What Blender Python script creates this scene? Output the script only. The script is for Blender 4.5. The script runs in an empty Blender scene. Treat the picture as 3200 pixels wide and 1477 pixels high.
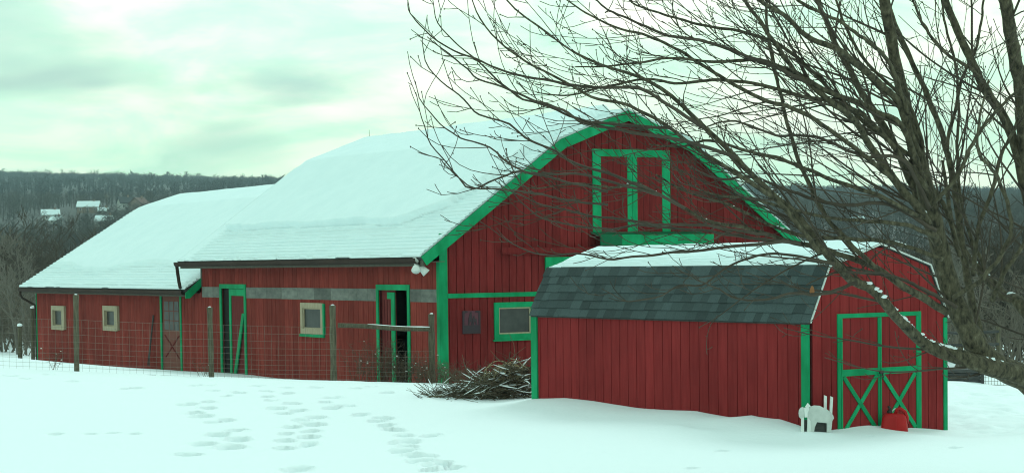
import bpy, math, random
import numpy as np
from mathutils import Matrix, Vector, noise as mnoise
random.seed(7); rng = np.random.default_rng(7)
R_ = math.radians

# ---------------------------------------------------------------- camera
scene = bpy.context.scene
EYE = 2.95                                            # eye above the barnyard datum
FPX, CX, CY, PITCH, ROLL = 6000., 1600., 1051.5, -.0388, .0127   # lens in photograph pixels (3200 wide)
cp, sp, cr, sr = math.cos(PITCH), math.sin(PITCH), math.cos(ROLL), math.sin(ROLL)
FW = np.array([0, cp, sp]); R0 = np.array([1, 0, 0.]); U0 = np.array([0, -sp, cp])
RT = cr*R0 - sr*U0; UP = sr*R0 + cr*U0
CAM = np.array([0, 0, EYE])
cd = bpy.data.cameras.new('camera'); cam = bpy.data.objects.new('camera', cd); scene.collection.objects.link(cam)
cam.matrix_world = Matrix(((RT[0], UP[0], -FW[0], 0), (RT[1], UP[1], -FW[1], 0), (RT[2], UP[2], -FW[2], EYE), (0, 0, 0, 1)))
cd.sensor_fit = 'HORIZONTAL'; cd.sensor_width = 36; cd.lens = FPX/3200*36
cd.shift_y = (CY-1477/2)/3200; cd.clip_start = .1; cd.clip_end = 9000
scene.camera = cam

# ---------------------------------------------------------------- sky, sun, exposure
vs = scene.view_settings
scene.display_settings.display_device = 'sRGB'
vs.view_transform = 'Standard'; vs.look = 'None'; vs.gamma = 1; vs.use_curve_mapping = False; vs.exposure = 0.0
scene.cycles.filter_width = 1.1
SUN_EL, SUN_AZ = R_(42), R_(25)                     # azimuth from +Y, clockwise
world = bpy.data.worlds.new('World'); scene.world = world; world.use_nodes = True
wt = world.node_tree; wn = wt.nodes; wl = wt.links
for n in list(wn): wn.remove(n)
out = wn.new('ShaderNodeOutputWorld'); bg = wn.new('ShaderNodeBackground'); bg.inputs['Strength'].default_value = .1
sky = wn.new('ShaderNodeTexSky'); sky.sky_type = 'NISHITA'; sky.sun_disc = False
sky.sun_elevation = SUN_EL; sky.sun_rotation = SUN_AZ
tc = wn.new('ShaderNodeTexCoord')
def wmap(sc, loc=(0, 0, 0)):
    m = wn.new('ShaderNodeMapping'); m.inputs['Scale'].default_value = sc; m.inputs['Location'].default_value = loc
    wl.new(tc.outputs['Generated'], m.inputs['Vector']); return m
def wnoise(m, scale, detail, rough, dist=0):
    n = wn.new('ShaderNodeTexNoise'); n.inputs['Scale'].default_value = scale; n.inputs['Detail'].default_value = detail
    n.inputs['Roughness'].default_value = rough; n.inputs['Distortion'].default_value = dist
    wl.new(m.outputs[0], n.inputs['Vector']); return n
def wramp(src, stops):
    r = wn.new('ShaderNodeValToRGB'); e = r.color_ramp.elements
    while len(e) < len(stops): e.new(.5)
    for k, (p, c) in zip(e, stops): k.position = p; k.color = (*c, 1)
    wl.new(src, r.inputs[0]); return r
def wmix(a, b, f, mode='MIX'):
    m = wn.new('ShaderNodeMix'); m.data_type = 'RGBA'; m.blend_type = mode
    if isinstance(f, float): m.inputs[0].default_value = f
    else: wl.new(f, m.inputs[0])
    for s, v in ((6, a), (7, b)):
        if isinstance(v, tuple): m.inputs[s].default_value = v
        else: wl.new(v, m.inputs[s])
    return m.outputs[2]
base = wramp(wnoise(wmap((3.4, 3.4, 11), (.7, .2, .35)), 3.3, 8, .56, .4).outputs[0],
             [(.27, (6.2, 9.9, 8.0)), (.36, (8.4, 13.0, 9.8)), (.46, (10.0, 14.0, 10.5)), (.55, (12.4, 14.4, 11.4)), (.66, (15., 15., 13.))])
dark = wramp(wnoise(wmap((2.6, 2.6, 12), (3.1, 1.4, 2.2)), 1.7, 3, .45, .3).outputs[0], [(.58, (0, 0, 0)), (.72, (.9, .9, .9))])
c1 = wmix(base.outputs[0], (5.2, 7.9, 6.9, 1), dark.outputs[0])
wob_ = wnoise(wmap((6, 6, 22), (1.3, .4, .9)), 3., 5, .6)
def bank(cx_, cz_, hx, hz, strength):                  # one grey cloud bank low in the sky
    sb = wn.new('ShaderNodeVectorMath'); sb.operation = 'SUBTRACT'; sb.inputs[1].default_value = (cx_, 1, cz_); wl.new(tc.outputs['Generated'], sb.inputs[0])
    mu_ = wn.new('ShaderNodeVectorMath'); mu_.operation = 'MULTIPLY'; mu_.inputs[1].default_value = (1/hx, .6, 1/hz); wl.new(sb.outputs[0], mu_.inputs[0])
    ln = wn.new('ShaderNodeVectorMath'); ln.operation = 'LENGTH'; wl.new(mu_.outputs[0], ln.inputs[0])
    ad = wn.new('ShaderNodeMath'); ad.operation = 'MULTIPLY_ADD'; ad.inputs[1].default_value = 2.2; wl.new(wob_.outputs[0], ad.inputs[0]); wl.new(ln.outputs['Value'], ad.inputs[2])
    sc_ = wn.new('ShaderNodeMath'); sc_.operation = 'MULTIPLY'; sc_.inputs[1].default_value = .25; wl.new(ad.outputs[0], sc_.inputs[0])
    return wramp(sc_.outputs[0], [(.28, (strength,)*3), (.66, (0, 0, 0))]).outputs[0]
c1 = wmix(c1, (5.0, 7.8, 7.0, 1), bank(-.108, .093, .036, .0085, .85))
c1 = wmix(c1, (5.6, 8.6, 7.6, 1), bank(-.275, .128, .04, .020, .7))
c1 = wmix(c1, (7.0, 11.0, 9.4, 1), bank(-.085, .115, .06, .018, .5))
sepz = wn.new('ShaderNodeSeparateXYZ'); wl.new(tc.outputs['Generated'], sepz.inputs[0])
elev = wramp(sepz.outputs[2], [(0, (1.04, 1.05, .97)), (.13, (1.04, 1.04, 1.04)), (.5, (.62, .73, .83))])
c2 = wmix(sky.outputs[0], wmix(c1, elev.outputs[0], 1., 'MULTIPLY'), .95)
wl.new(c2, bg.inputs['Color']); wl.new(bg.outputs[0], out.inputs['Surface'])
sd = bpy.data.lights.new('sun', 'SUN'); sd.energy = 1.0; sd.angle = R_(20); sd.color = (.84, 1, .97)
sun = bpy.data.objects.new('sun', sd); scene.collection.objects.link(sun)
sdir = Vector((math.sin(SUN_AZ)*math.cos(SUN_EL), math.cos(SUN_AZ)*math.cos(SUN_EL), math.sin(SUN_EL)))
sun.rotation_euler = (-sdir).to_track_quat('-Z', 'Y').to_euler(); sun.location = (0, -20, 60)

# ---------------------------------------------------------------- helpers
COL = scene.collection
def ray(px, py): return RT*(px-CX)/FPX + UP*(CY-py)/FPX + FW
def at(px, py, depth):                                # a point of the place at a known distance
    r = ray(px, py); return CAM + r*(depth/r[1])
class Frame:                                          # the axes of a building: x along its gable, y along its side
    def __init__(s, o, yw):
        s.o = np.array(o, float); s.X = np.array([math.sin(yw), math.cos(yw), 0]); s.Y = np.array([-math.cos(yw), math.sin(yw), 0])
        s.ang = math.pi/2-yw
    def w(s, x, y, z): return s.o+s.X*x+s.Y*y+np.array([0, 0, z])
    def loc(s, P): d = P-s.o; return np.array([d@s.X, d@s.Y, d[2]])
    def side(s, px, py, x0=0): r = ray(px, py); return s.loc(CAM+r*((x0+(s.o-CAM)@s.X)/(r@s.X)))[1:]
    def gab(s, px, py, y0=0): r = ray(px, py); q = s.loc(CAM+r*((y0+(s.o-CAM)@s.Y)/(r@s.Y))); return q[[0, 2]]
BARN = Frame((-1.853, 49.852, .093), 1.019)
SHED = Frame((4.7835, 30.7231, -.004), .9655)

class MB:
    def __init__(s): s.v = []; s.f = []
    def box(s, x0, x1, y0, y1, z0, z1):
        n = len(s.v); s.v += [(x0, y0, z0), (x1, y0, z0), (x1, y1, z0), (x0, y1, z0), (x0, y0, z1), (x1, y0, z1), (x1, y1, z1), (x0, y1, z1)]
        s.f += [tuple(n+i for i in q) for q in ((0, 3, 2, 1), (4, 5, 6, 7), (0, 1, 5, 4), (1, 2, 6, 5), (2, 3, 7, 6), (3, 0, 4, 7))]; return s
    def hexa(s, P):                                   # eight corners, same order as box
        n = len(s.v); s.v += [tuple(p) for p in P]
        s.f += [tuple(n+i for i in q) for q in ((0, 3, 2, 1), (4, 5, 6, 7), (0, 1, 5, 4), (1, 2, 6, 5), (2, 3, 7, 6), (3, 0, 4, 7))]; return s
    def prism(s, poly, fn, a, b):                     # poly of 2D points, fn(p, t) -> 3D, from t=a to t=b
        n = len(s.v); k = len(poly)
        s.v += [tuple(fn(p, a)) for p in poly]+[tuple(fn(p, b)) for p in poly]
        s.f += [tuple(range(n+k-1, n-1, -1)), tuple(range(n+k, n+2*k))]
        s.f += [(n+i, n+(i+1) % k, n+k+(i+1) % k, n+k+i) for i in range(k)]; return s
    def tube(s, pts, rad, k=6, caps=True):
        pts = [Vector(p) for p in pts]; n0 = len(s.v); m = len(pts); prev = None
        for i, p in enumerate(pts):
            t = (pts[min(i+1, m-1)]-pts[max(i-1, 0)])
            if t.length < 1e-9: t = Vector((0, 0, 1))
            t.normalize()
            if prev is None: a = t.orthogonal().normalized()
            else:
                a = prev-t*prev.dot(t)
                a = a.normalized() if a.length > 1e-6 else t.orthogonal().normalized()
            prev = a; b = t.cross(a); r = rad[i] if hasattr(rad, '__len__') else rad
            for j in range(k):
                q = 2*math.pi*j/k; s.v.append(tuple(p+a*(r*math.cos(q))+b*(r*math.sin(q))))
        for i in range(m-1):
            for j in range(k):
                s.f.append((n0+i*k+j, n0+i*k+(j+1) % k, n0+(i+1)*k+(j+1) % k, n0+(i+1)*k+j))
        if caps and k > 3: s.f += [tuple(range(n0+k-1, n0-1, -1)), tuple(range(n0+(m-1)*k, n0+m*k))]
        return s
    def ball(s, c, r, seg=8, rings=5, jit=0, squash=(1, 1, 1)):
        n = len(s.v)
        for i in range(rings+1):
            th = math.pi*i/rings
            for j in range(seg):
                ph = 2*math.pi*j/seg; q = r*(1+jit*(random.random()-.5))
                s.v.append((c[0]+q*squash[0]*math.sin(th)*math.cos(ph), c[1]+q*squash[1]*math.sin(th)*math.sin(ph), c[2]+q*squash[2]*math.cos(th)))
        for i in range(rings):
            for j in range(seg): s.f.append((n+i*seg+j, n+(i+1)*seg+j, n+(i+1)*seg+(j+1) % seg, n+i*seg+(j+1) % seg))
        return s
    def mesh(s, name, mat, smooth=False):
        me = bpy.data.meshes.new(name); me.from_pydata(s.v, [], s.f); me.materials.append(mat)
        if smooth: me.polygons.foreach_set('use_smooth', [True]*len(me.polygons))
        me.update(); return me
    def build(s, name, mat, parent=None, smooth=False): return link(name, s.mesh(name, mat, smooth), parent)
def link(name, me, parent=None, loc=None):
    o = bpy.data.objects.new(name, me); COL.objects.link(o)
    if parent is not None: o.parent = parent
    if loc is not None: o.location = loc
    return o
def tag(o, label=None, cat=None, group=None, kind=None):
    for k, v in (('label', label), ('category', cat), ('group', group), ('kind', kind)):
        if v: o[k] = v
    return o
def thing(name, label, cat, loc=(0, 0, 0), rz=0, group=None):
    o = bpy.data.objects.new(name, None); COL.objects.link(o); o.location = tuple(loc); o.rotation_euler = (0, 0, rz); o.empty_display_size = .2
    return tag(o, label, cat, group)
def npmesh(name, V, Fq, mat, smooth=True):            # numpy quads / tris
    me = bpy.data.meshes.new(name); V = np.asarray(V, np.float32); Fq = np.asarray(Fq, np.int32)
    me.vertices.add(len(V)); me.vertices.foreach_set('co', V.ravel())
    k = Fq.shape[1]; me.loops.add(Fq.size); me.loops.foreach_set('vertex_index', Fq.ravel())
    me.polygons.add(len(Fq)); me.polygons.foreach_set('loop_start', np.arange(0, Fq.size, k, dtype=np.int32))
    me.polygons.foreach_set('use_smooth', np.full(len(Fq), smooth)); me.materials.append(mat); me.update(calc_edges=True); me.validate(); return me
def grid_faces(nr, nc):
    i = np.arange(nr-1)[:, None]*nc+np.arange(nc-1)[None, :]; i = i.ravel(); return np.stack([i, i+1, i+nc+1, i+nc], 1)
def fbm(x, y, seed, octs=4, f=1.):                    # cheap vectorised value noise, -1..1
    tot = np.zeros(np.broadcast(x, y).shape); a = 1; s = 0
    for o in range(octs):
        xi = np.floor(x*f); yi = np.floor(y*f); fx = x*f-xi; fy = y*f-yi; fx = fx*fx*(3-2*fx); fy = fy*fy*(3-2*fy)
        def h(i, j): q = np.sin(i*127.1+j*311.7+seed*74.7+o*19.3)*43758.5453; return (q-np.floor(q))*2-1
        tot = tot+a*((h(xi, yi)*(1-fx)+h(xi+1, yi)*fx)*(1-fy)+(h(xi, yi+1)*(1-fx)+h(xi+1, yi+1)*fx)*fy); s += a; a *= .5; f *= 2.03
    return tot/s
sstep = lambda a, b, x: (lambda t: t*t*(3-2*t))(np.clip((x-a)/(b-a), 0, 1))

# ---------------------------------------------------------------- materials
def material(name, c1, c2=None, rough=.8, scale=4., stretch=(1, 1, 1), rand=0., bump=0., bscale=None, detail=6, spec=.3, metal=0., c3=None, big=0.):
    m = bpy.data.materials.new(name); m.use_nodes = True; t = m.node_tree; n = t.nodes; l = t.links
    p = n['Principled BSDF']; p.inputs['Roughness'].default_value = rough; p.inputs['Specular IOR Level'].default_value = spec; p.inputs['Metallic'].default_value = metal
    c2 = c2 or c1
    tc = n.new('ShaderNodeTexCoord'); oi = n.new('ShaderNodeObjectInfo')
    add = n.new('ShaderNodeVectorMath'); add.operation = 'MULTIPLY_ADD'; add.inputs[1].default_value = (37, 23, 51)
    cmb = n.new('ShaderNodeCombineXYZ')
    for i in range(3): l.new(oi.outputs['Random'], cmb.inputs[i])
    l.new(cmb.outputs[0], add.inputs[0]); l.new(tc.outputs['Object'], add.inputs[2])
    mp = n.new('ShaderNodeMapping'); mp.inputs['Scale'].default_value = stretch; l.new(add.outputs[0], mp.inputs['Vector'])
    nz = n.new('ShaderNodeTexNoise'); nz.inputs['Scale'].default_value = scale; nz.inputs['Detail'].default_value = detail; nz.inputs['Roughness'].default_value = .6
    l.new(mp.outputs[0], nz.inputs['Vector'])
    rp = n.new('ShaderNodeValToRGB'); e = rp.color_ramp.elements; e[0].position = .3; e[0].color = (*c1, 1); e[1].position = .7; e[1].color = (*c2, 1)
    if c3: k = e.new(.82); k.color = (*c3, 1)
    l.new(nz.outputs[0], rp.inputs[0]); col = rp.outputs[0]
    if rand:
        mr = n.new('ShaderNodeMapRange'); mr.inputs[3].default_value = 1-rand; mr.inputs[4].default_value = 1+rand; l.new(oi.outputs['Random'], mr.inputs[0])
        hs = n.new('ShaderNodeHueSaturation'); l.new(col, hs.inputs['Color']); l.new(mr.outputs[0], hs.inputs['Value']); col = hs.outputs[0]
    if big:                                           # broad weathering in place
        g = n.new('ShaderNodeNewGeometry'); bn = n.new('ShaderNodeTexNoise'); bn.inputs['Scale'].default_value = .55; bn.inputs['Detail'].default_value = 4
        l.new(g.outputs['Position'], bn.inputs['Vector'])
        mr = n.new('ShaderNodeMapRange'); mr.inputs[1].default_value = .3; mr.inputs[2].default_value = .7; mr.inputs[3].default_value = 1-big; mr.inputs[4].default_value = 1+big
        l.new(bn.outputs[0], mr.inputs[0]); hs = n.new('ShaderNodeHueSaturation'); l.new(col, hs.inputs['Color']); l.new(mr.outputs[0], hs.inputs['Value']); col = hs.outputs[0]
    l.new(col, p.inputs['Base Color'])
    if bump:
        bz = nz
        if bscale:
            bz = n.new('ShaderNodeTexNoise'); bz.inputs['Scale'].default_value = bscale; bz.inputs['Detail'].default_value = 5; l.new(mp.outputs[0], bz.inputs['Vector'])
        b = n.new('ShaderNodeBump'); b.inputs['Strength'].default_value = bump; b.inputs['Distance'].default_value = .02
        l.new(bz.outputs[0], b.inputs['Height']); l.new(b.outputs[0], p.inputs['Normal'])
    return m
M = {}
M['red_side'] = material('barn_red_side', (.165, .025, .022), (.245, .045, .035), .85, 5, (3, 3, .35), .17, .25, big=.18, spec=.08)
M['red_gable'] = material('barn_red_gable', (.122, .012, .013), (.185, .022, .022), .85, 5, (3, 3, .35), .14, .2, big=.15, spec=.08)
M['red_shed'] = material('shed_red', (.178, .016, .018), (.238, .026, .027), .8, 5, (3, 3, .3), .10, .2, big=.20, spec=.08)
M['backing'] = material('groove_red', (.05, .008, .010), (.07, .012, .014), .9, 6, spec=.08)
M['green'] = material('green_trim_paint', (.002, .19, .070), (.010, .31, .135), .55, 3, (1, 1, .4), .08, .15, c3=(.05, .33, .19), big=.16, spec=.08)
M['green_dark'] = material('dark_green_paint', (.006, .10, .045), (.01, .13, .06), .6, 3, rand=.05, spec=.08)
M['roof'] = material('roof_shingle_dark', (.03, .034, .034), (.055, .058, .056), .9, 8)
M['shingle'] = material('asphalt_shingle', (.032, .047, .050), (.058, .080, .082), .92, 60, rand=.34, bump=.4, bscale=220)
M['brown'] = material('brown_gutter', (.030, .020, .017), (.050, .034, .028), .7, 6, (1, .2, 1), .05, spec=.1)
M['soffit'] = material('soffit_brown', (.075, .070, .055), (.11, .10, .08), .8, 6)
M['tin'] = material('galvanised_sheet', (.080, .088, .082), (.185, .19, .17), .55, 3, (1, .8, 2), .30, spec=.2, c3=(.16, .15, .13))
M['tan'] = material('weathered_tan_wood', (.30, .25, .17), (.42, .36, .26), .8, 6, (3, 3, .5), .1, .2)
M['glass'] = material('dusty_window_glass', (.020, .022, .022), (.05, .052, .05), .32, 3, spec=.35)
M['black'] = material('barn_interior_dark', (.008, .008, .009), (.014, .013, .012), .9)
M['door_red'] = material('inner_door_red', (.115, .024, .024), (.165, .034, .034), .85, 6, (3, 3, .4), .05, .15, spec=.08)
M['door_faded'] = material('faded_brown_red_door', (.15, .055, .045), (.20, .08, .065), .8, 6, (3, 3, .4), spec=.08)
M['post'] = material('weathered_post_wood', (.048, .042, .028), (.145, .128, .088), .9, 7, (4, 4, .5), .15, .5)
M['wire'] = material('fence_wire', (.14, .13, .11), (.20, .19, .16), .6)
M['bark'] = material('maple_bark', (.020, .017, .012), (.105, .090, .058), .9, 15, (1.4, 1.4, .7), 0, 1., c3=(.16, .145, .105))
M['twig'] = material('maple_twig', (.040, .031, .023), (.085, .066, .050), .85, 3)
for e_, p_ in zip(next(n for n in M['bark'].node_tree.nodes if n.type == 'VALTORGB').color_ramp.elements, (.33, .60, .72)): e_.position = p_
M['snow'] = material('snow', (.80, .85, .89), (.84, .89, .92), .75, 1.5, bump=.25, bscale=35, spec=.25)
M['roofsnow'] = material('roof_snow', (.69, .81, .845), (.74, .85, .88), .8, 1.2, bump=.15, bscale=18, spec=.2)
M['white'] = material('white_paint', (.62, .66, .64), (.74, .77, .75), .6, 5, rand=.05)
M['offwhite'] = material('weathered_white_paint', (.46, .50, .48), (.60, .63, .61), .7, 7)
M['redplastic'] = material('red_gas_can_plastic', (.34, .006, .008), (.44, .010, .012), .45, 4, spec=.25)
M['blackplastic'] = material('black_plastic', (.012, .012, .013), (.02, .02, .02), .4)
M['plaque'] = material('plaque_purple_red', (.085, .022, .038), (.11, .03, .045), .7, 6)
M['plaque_dark'] = material('plaque_dark', (.028, .016, .024), (.04, .024, .03), .7, 6)
M['timber'] = material('dark_timber', (.035, .036, .038), (.07, .068, .065), .9, 6, (1, 4, 4), .25)
M['stick'] = material('brush_sticks', (.045, .034, .024), (.14, .11, .075), .9, 1.2, c3=(.24, .20, .14))
M['straw'] = material('dry_vine_straw', (.30, .25, .15), (.40, .34, .22), .85, 4)
M['weed'] = material('dry_weed_stem', (.055, .038, .026), (.11, .075, .05), .9, 5)
M['fluff'] = material('seed_fluff', (.55, .55, .52), (.68, .68, .64), .9, 5)
M['leaf'] = material('dead_leaf', (.22, .09, .035), (.30, .13, .05), .7, 8)
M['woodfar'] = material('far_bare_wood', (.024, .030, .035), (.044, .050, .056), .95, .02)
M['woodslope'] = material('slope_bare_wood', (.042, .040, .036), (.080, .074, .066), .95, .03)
M['woodmid'] = material('bare_scrub', (.045, .040, .034), (.105, .092, .076), .95, .06)
M['woodpale'] = material('pale_bare_wood', (.12, .11, .095), (.20, .185, .16), .9, .8)
M['thicket'] = material('bare_thicket', (.085, .072, .056), (.19, .165, .135), .9, .25)
M['housewhite'] = material('house_siding_pale', (.36, .38, .37), (.46, .48, .46), .8, 2)
M['housetan'] = material('house_siding_tan', (.20, .14, .11), (.26, .19, .15), .8, 2)
M['houseroof'] = material('house_roof_dark', (.025, .032, .036), (.04, .045, .05), .8, 2)
M['houseroofbrown'] = material('house_roof_brown', (.12, .065, .055), (.15, .085, .07), .8, 2)
M['carpaint'] = material('car_paint_pale', (.5, .53, .53), (.56, .58, .58), .35, 2, spec=.5)

# ---------------------------------------------------------------- ground: one snow sheet to the hill crest and beyond
pts = []
def ctl(x, y, z): pts.append((x, y, z))
for x in (-16, -9, -3, 3, 9, 16):
    for y, z in ((4, 1.15), (12, .75), (20, .36), (26, .16), (31, .2)): ctl(x, y, z+.012*x*(-1 if x < 0 else .3))
for px, py, d in ((60, 1150, 45), (240, 1163, 45), (659, 1180, 45), (935, 1189, 45), (1141, 1192, 45), (1300, 1198, 45), (400, 1172, 45),
                  (240, 1230, 38), (700, 1235, 38), (1100, 1240, 38), (1400, 1240, 38.5), (1560, 1262, 37.5),
                  (2958, 1196, 46), (3200, 1211, 46), (3400, 1220, 46), (3100, 1300, 35), (3300, 1300, 35), (2952, 1340, 32.6), (0, 1116, 60), (-150, 1090, 60)):
    ctl(*at(px, py, d))
for px, py in ((115, 1131), (163, 1139), (229, 1146), (400, 1150), (590, 1160), (781, 1170), (935, 1189), (1141, 1196), (1300, 1200)):
    a, b = BARN.side(px, py); ctl(*BARN.w(-.05, a, b))
for px, py in ((1676, 1246), (1768, 1241), (1856, 1250), (2003, 1274), (2180, 1283), (2356, 1291), (2440, 1305), (2497, 1324), (2537, 1337)):
    a, b = SHED.side(px, py); ctl(*SHED.w(-.04, a, b)); ctl(*SHED.w(1.5, a, b)); ctl(*SHED.w(-1.6, a, b-.10))
for px, py in ((2580, 1345), (2640, 1335), (2690, 1328), (2740, 1333), (2800, 1342), (2850, 1334), (2900, 1337), (2945, 1343)):
    a, b = SHED.gab(px, py); ctl(*SHED.w(a, -.04, b)); ctl(*SHED.w(a, 1.5, b)); ctl(*SHED.w(a, -1.4, b-.05))
for x, y, z in ((5, 50, -.25), (10, 52, -.2), (16, 54, -.3), (5, 62, -.5), (15, 66, -.7), (-30, 70, .3), (-28, 50, .6), (25, 40, .2), (25, 60, -.4), (-40, 60, .6), (40, 60, -.3),
                (-30, 92, -.6), (-20, 92, -1.4), (-5, 92, -1.4), (10, 92, -1.3), (30, 92, -1.2), (-9, 78, -1.2), (3, 75, -1), (-30, 25, .5), (30, 25, .3), (-28, 8, 1.1), (28, 8, 1.1)): ctl(x, y, z)
P = np.array(pts); D = np.hypot(P[:, None, 0]-P[None, :, 0], P[:, None, 1]-P[None, :, 1])
n_ = len(P); A_ = np.zeros((n_+3, n_+3)); A_[:n_, :n_] = -D+np.eye(n_)*.08; A_[:n_, n_] = 1; A_[:n_, n_+1:] = P[:, :2]; A_[n_:, :n_] = A_[:n_, n_:].T
W_ = np.linalg.solve(A_, np.r_[P[:, 2], 0, 0, 0])
def near_h(x, y):
    x = np.clip(x, -45, 45); y = np.clip(y, 2, 95); o = np.empty(x.shape); xf = x.ravel(); yf = y.ravel(); q = np.empty(xf.size)
    for i in range(0, xf.size, 20000):
        a = slice(i, i+20000); q[a] = -np.hypot(xf[a, None]-P[:, 0], yf[a, None]-P[:, 1])@W_[:n_]+W_[n_]+xf[a]*W_[n_+1]+yf[a]*W_[n_+2]
    return q.reshape(x.shape)
def far_h(x, y):
    crest = 116-.036*x
    up = np.clip((y-420)/2580, 0, None); up = np.where(up < 1, up*(1+.10*np.sin(np.pi*up)), 1-.5*(up-1)**1.2)
    return -1.3-2.5*sstep(100, 260, y)*(1-sstep(330, 520, y))+up*(crest+1.3)+fbm(x, y, 3, 3, 1/170.)*3*sstep(150, 500, y)
prints = []
for x, y, s in [(770, 325, .8), (848, 322, .9), (1210, 308, 1), (1280, 305, 1), (1320, 340, .8), (1475, 352, 1.1), (1400, 372, .8), (1160, 424, 1), (1290, 408, 1), (1290, 448, 1), (1205, 480, 1), (1240, 498, 1.1), (1400, 522, 1), (1315, 533, .8), (1450, 583, 1), (1355, 612, 1.2), (1475, 640, 1.2), (1265, 668, 1.2), (1420, 692, 1.2), (1160, 732, 1), (1660, 378, .9), (1780, 355, 1), (1680, 400, .8), (1800, 418, 1), (1710, 445, 1), (1850, 462, 1.1), (1750, 480, 1), (1960, 503, 1), (1870, 520, .9), (1940, 546, 1.1), (1800, 563, 1), (1920, 590, 1.1), (1765, 605, 1), (1910, 625, 1.1), (1760, 648, 1.1), (1910, 672, 1.2), (1755, 695, 1), (1840, 830, 1.2), (2050, 383, 1), (2010, 410, .9), (2135, 432, 1), (2060, 447, 1), (2230, 485, 1), (2370, 507, 1), (2330, 525, 1), (2390, 550, 1.1), (2430, 575, 1), (2510, 612, 1), (2460, 658, 1), (2530, 684, 1), (2490, 712, 1), (2560, 740, 1), (2600, 780, 1.1), (2700, 800, 1.1), (2660, 830, 1), (1590, 307, .9), (1770, 318, .9), (1650, 340, .8), (1950, 318, .8), (2200, 322, .9), (2290, 312, .8), (2400, 352, .9), (345, 604, .6), (560, 603, .6), (700, 598, .6), (830, 603, .6), (60, 250, .8), (300, 240, .7), (440, 280, .7), (940, 240, .6), (150, 268, .6)]:
    prints.append((x/1.9815, 1050+y/1.9815, s))
prints += [(px*1.2422, py*1.2422, s) for px, py, s in ((1030, 1110, 1), (1060, 1148, 1), (1115, 1163, 1), (1085, 1095, .9), (1130, 1178, 1), (1815, 1132, .5), (2400, 1125, .5), (1740, 1178, .5), (2190, 1095, .4))]
xs = np.r_[-2200, -1500, -1100, -800, -560, -400, -300, -220, -160, -120, -90, -70, -55, -44, -36, -30, -25, -21, -18, -16, -14.5, -13.2, np.arange(-12, 12.01, .06), 13.2, 14.5, 16, 18, 21, 25, 30, 36, 44, 55, 70, 90, 120, 160, 220, 300, 400, 560, 800, 1100, 1500, 2200]
ys = np.r_[-60, -30, -10, 0, 5, 10, 14, 17, 19.5, 21.5, np.arange(23, 36, .055), np.arange(36, 52, .1), np.arange(52, 66, .4), np.arange(66, 95, 1.5), 96, 99, 104, 112, 122, 135, 150, 170, 195, 225, 260, 300, 340, 380, 420, 470, 530, 600, 680, 760, 850, 940, 1030, 1120, 1210, 1300, 1400, 1500, 1620, 1740, 1870, 2000, 2150, 2300, 2450, 2600, 2740, 2860, 2940, 3000, 3070, 3200, 3500, 4000]
GX, GY = np.meshgrid(xs, ys)
GZ = near_h(GX, GY); b_ = np.maximum(sstep(92, 130, GY), sstep(45, 90, np.abs(GX))*sstep(60, 100, GY)); GZ = GZ*(1-b_)+far_h(GX, GY)*b_
def base_h(x, y):
    x = np.atleast_1d(np.asarray(x, float)); y = np.atleast_1d(np.asarray(y, float))
    z = near_h(x, y); b = np.maximum(sstep(92, 130, y), sstep(45, 90, np.abs(x))*sstep(60, 100, y)); return z*(1-b)+far_h(x, y)*b
def gh(x, y): return float(base_h(x, y)[0])
nearmask = (GY > 20) & (GY < 60)
GZ += np.where(nearmask, .020*fbm(GX, GY, 11, 3, .45)+.006*fbm(GX, GY, 12, 3, 2.2), 0)
def on_ground(px, py):
    r = ray(px, py); lo, hi = 15., 60.
    for _ in range(40):
        m = (lo+hi)/2; q = CAM+r*(m/r[1])
        if q[2] > gh(q[0], q[1]): lo = m
        else: hi = m
    return CAM+r*(lo/r[1])
wob = fbm(GX, GY, 21, 2, 5.)
for px, py, s in prints:
    q = on_ground(px, py)
    if q[1] > 46: continue
    ang = random.uniform(-.5, .5); ax = random.uniform(.12, .19)*s; ay = random.uniform(.17, .30)*s; dp = random.uniform(.12, .18)*s
    sel = (np.abs(GX-q[0]) < 1.1) & (np.abs(GY-q[1]) < 1.3); dx = GX[sel]-q[0]; dy = GY[sel]-q[1]
    u = dx*math.cos(ang)+dy*math.sin(ang); v = -dx*math.sin(ang)+dy*math.cos(ang)
    rr = np.sqrt((u/ax)**2+(v/ay)**2)+.34*wob[sel]
    GZ[sel] += -dp*(1-sstep(.72, 1.0, rr))+.028*s*np.exp(-((rr-1.2)/.2)**2)*(v > -.1*ay)
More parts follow.
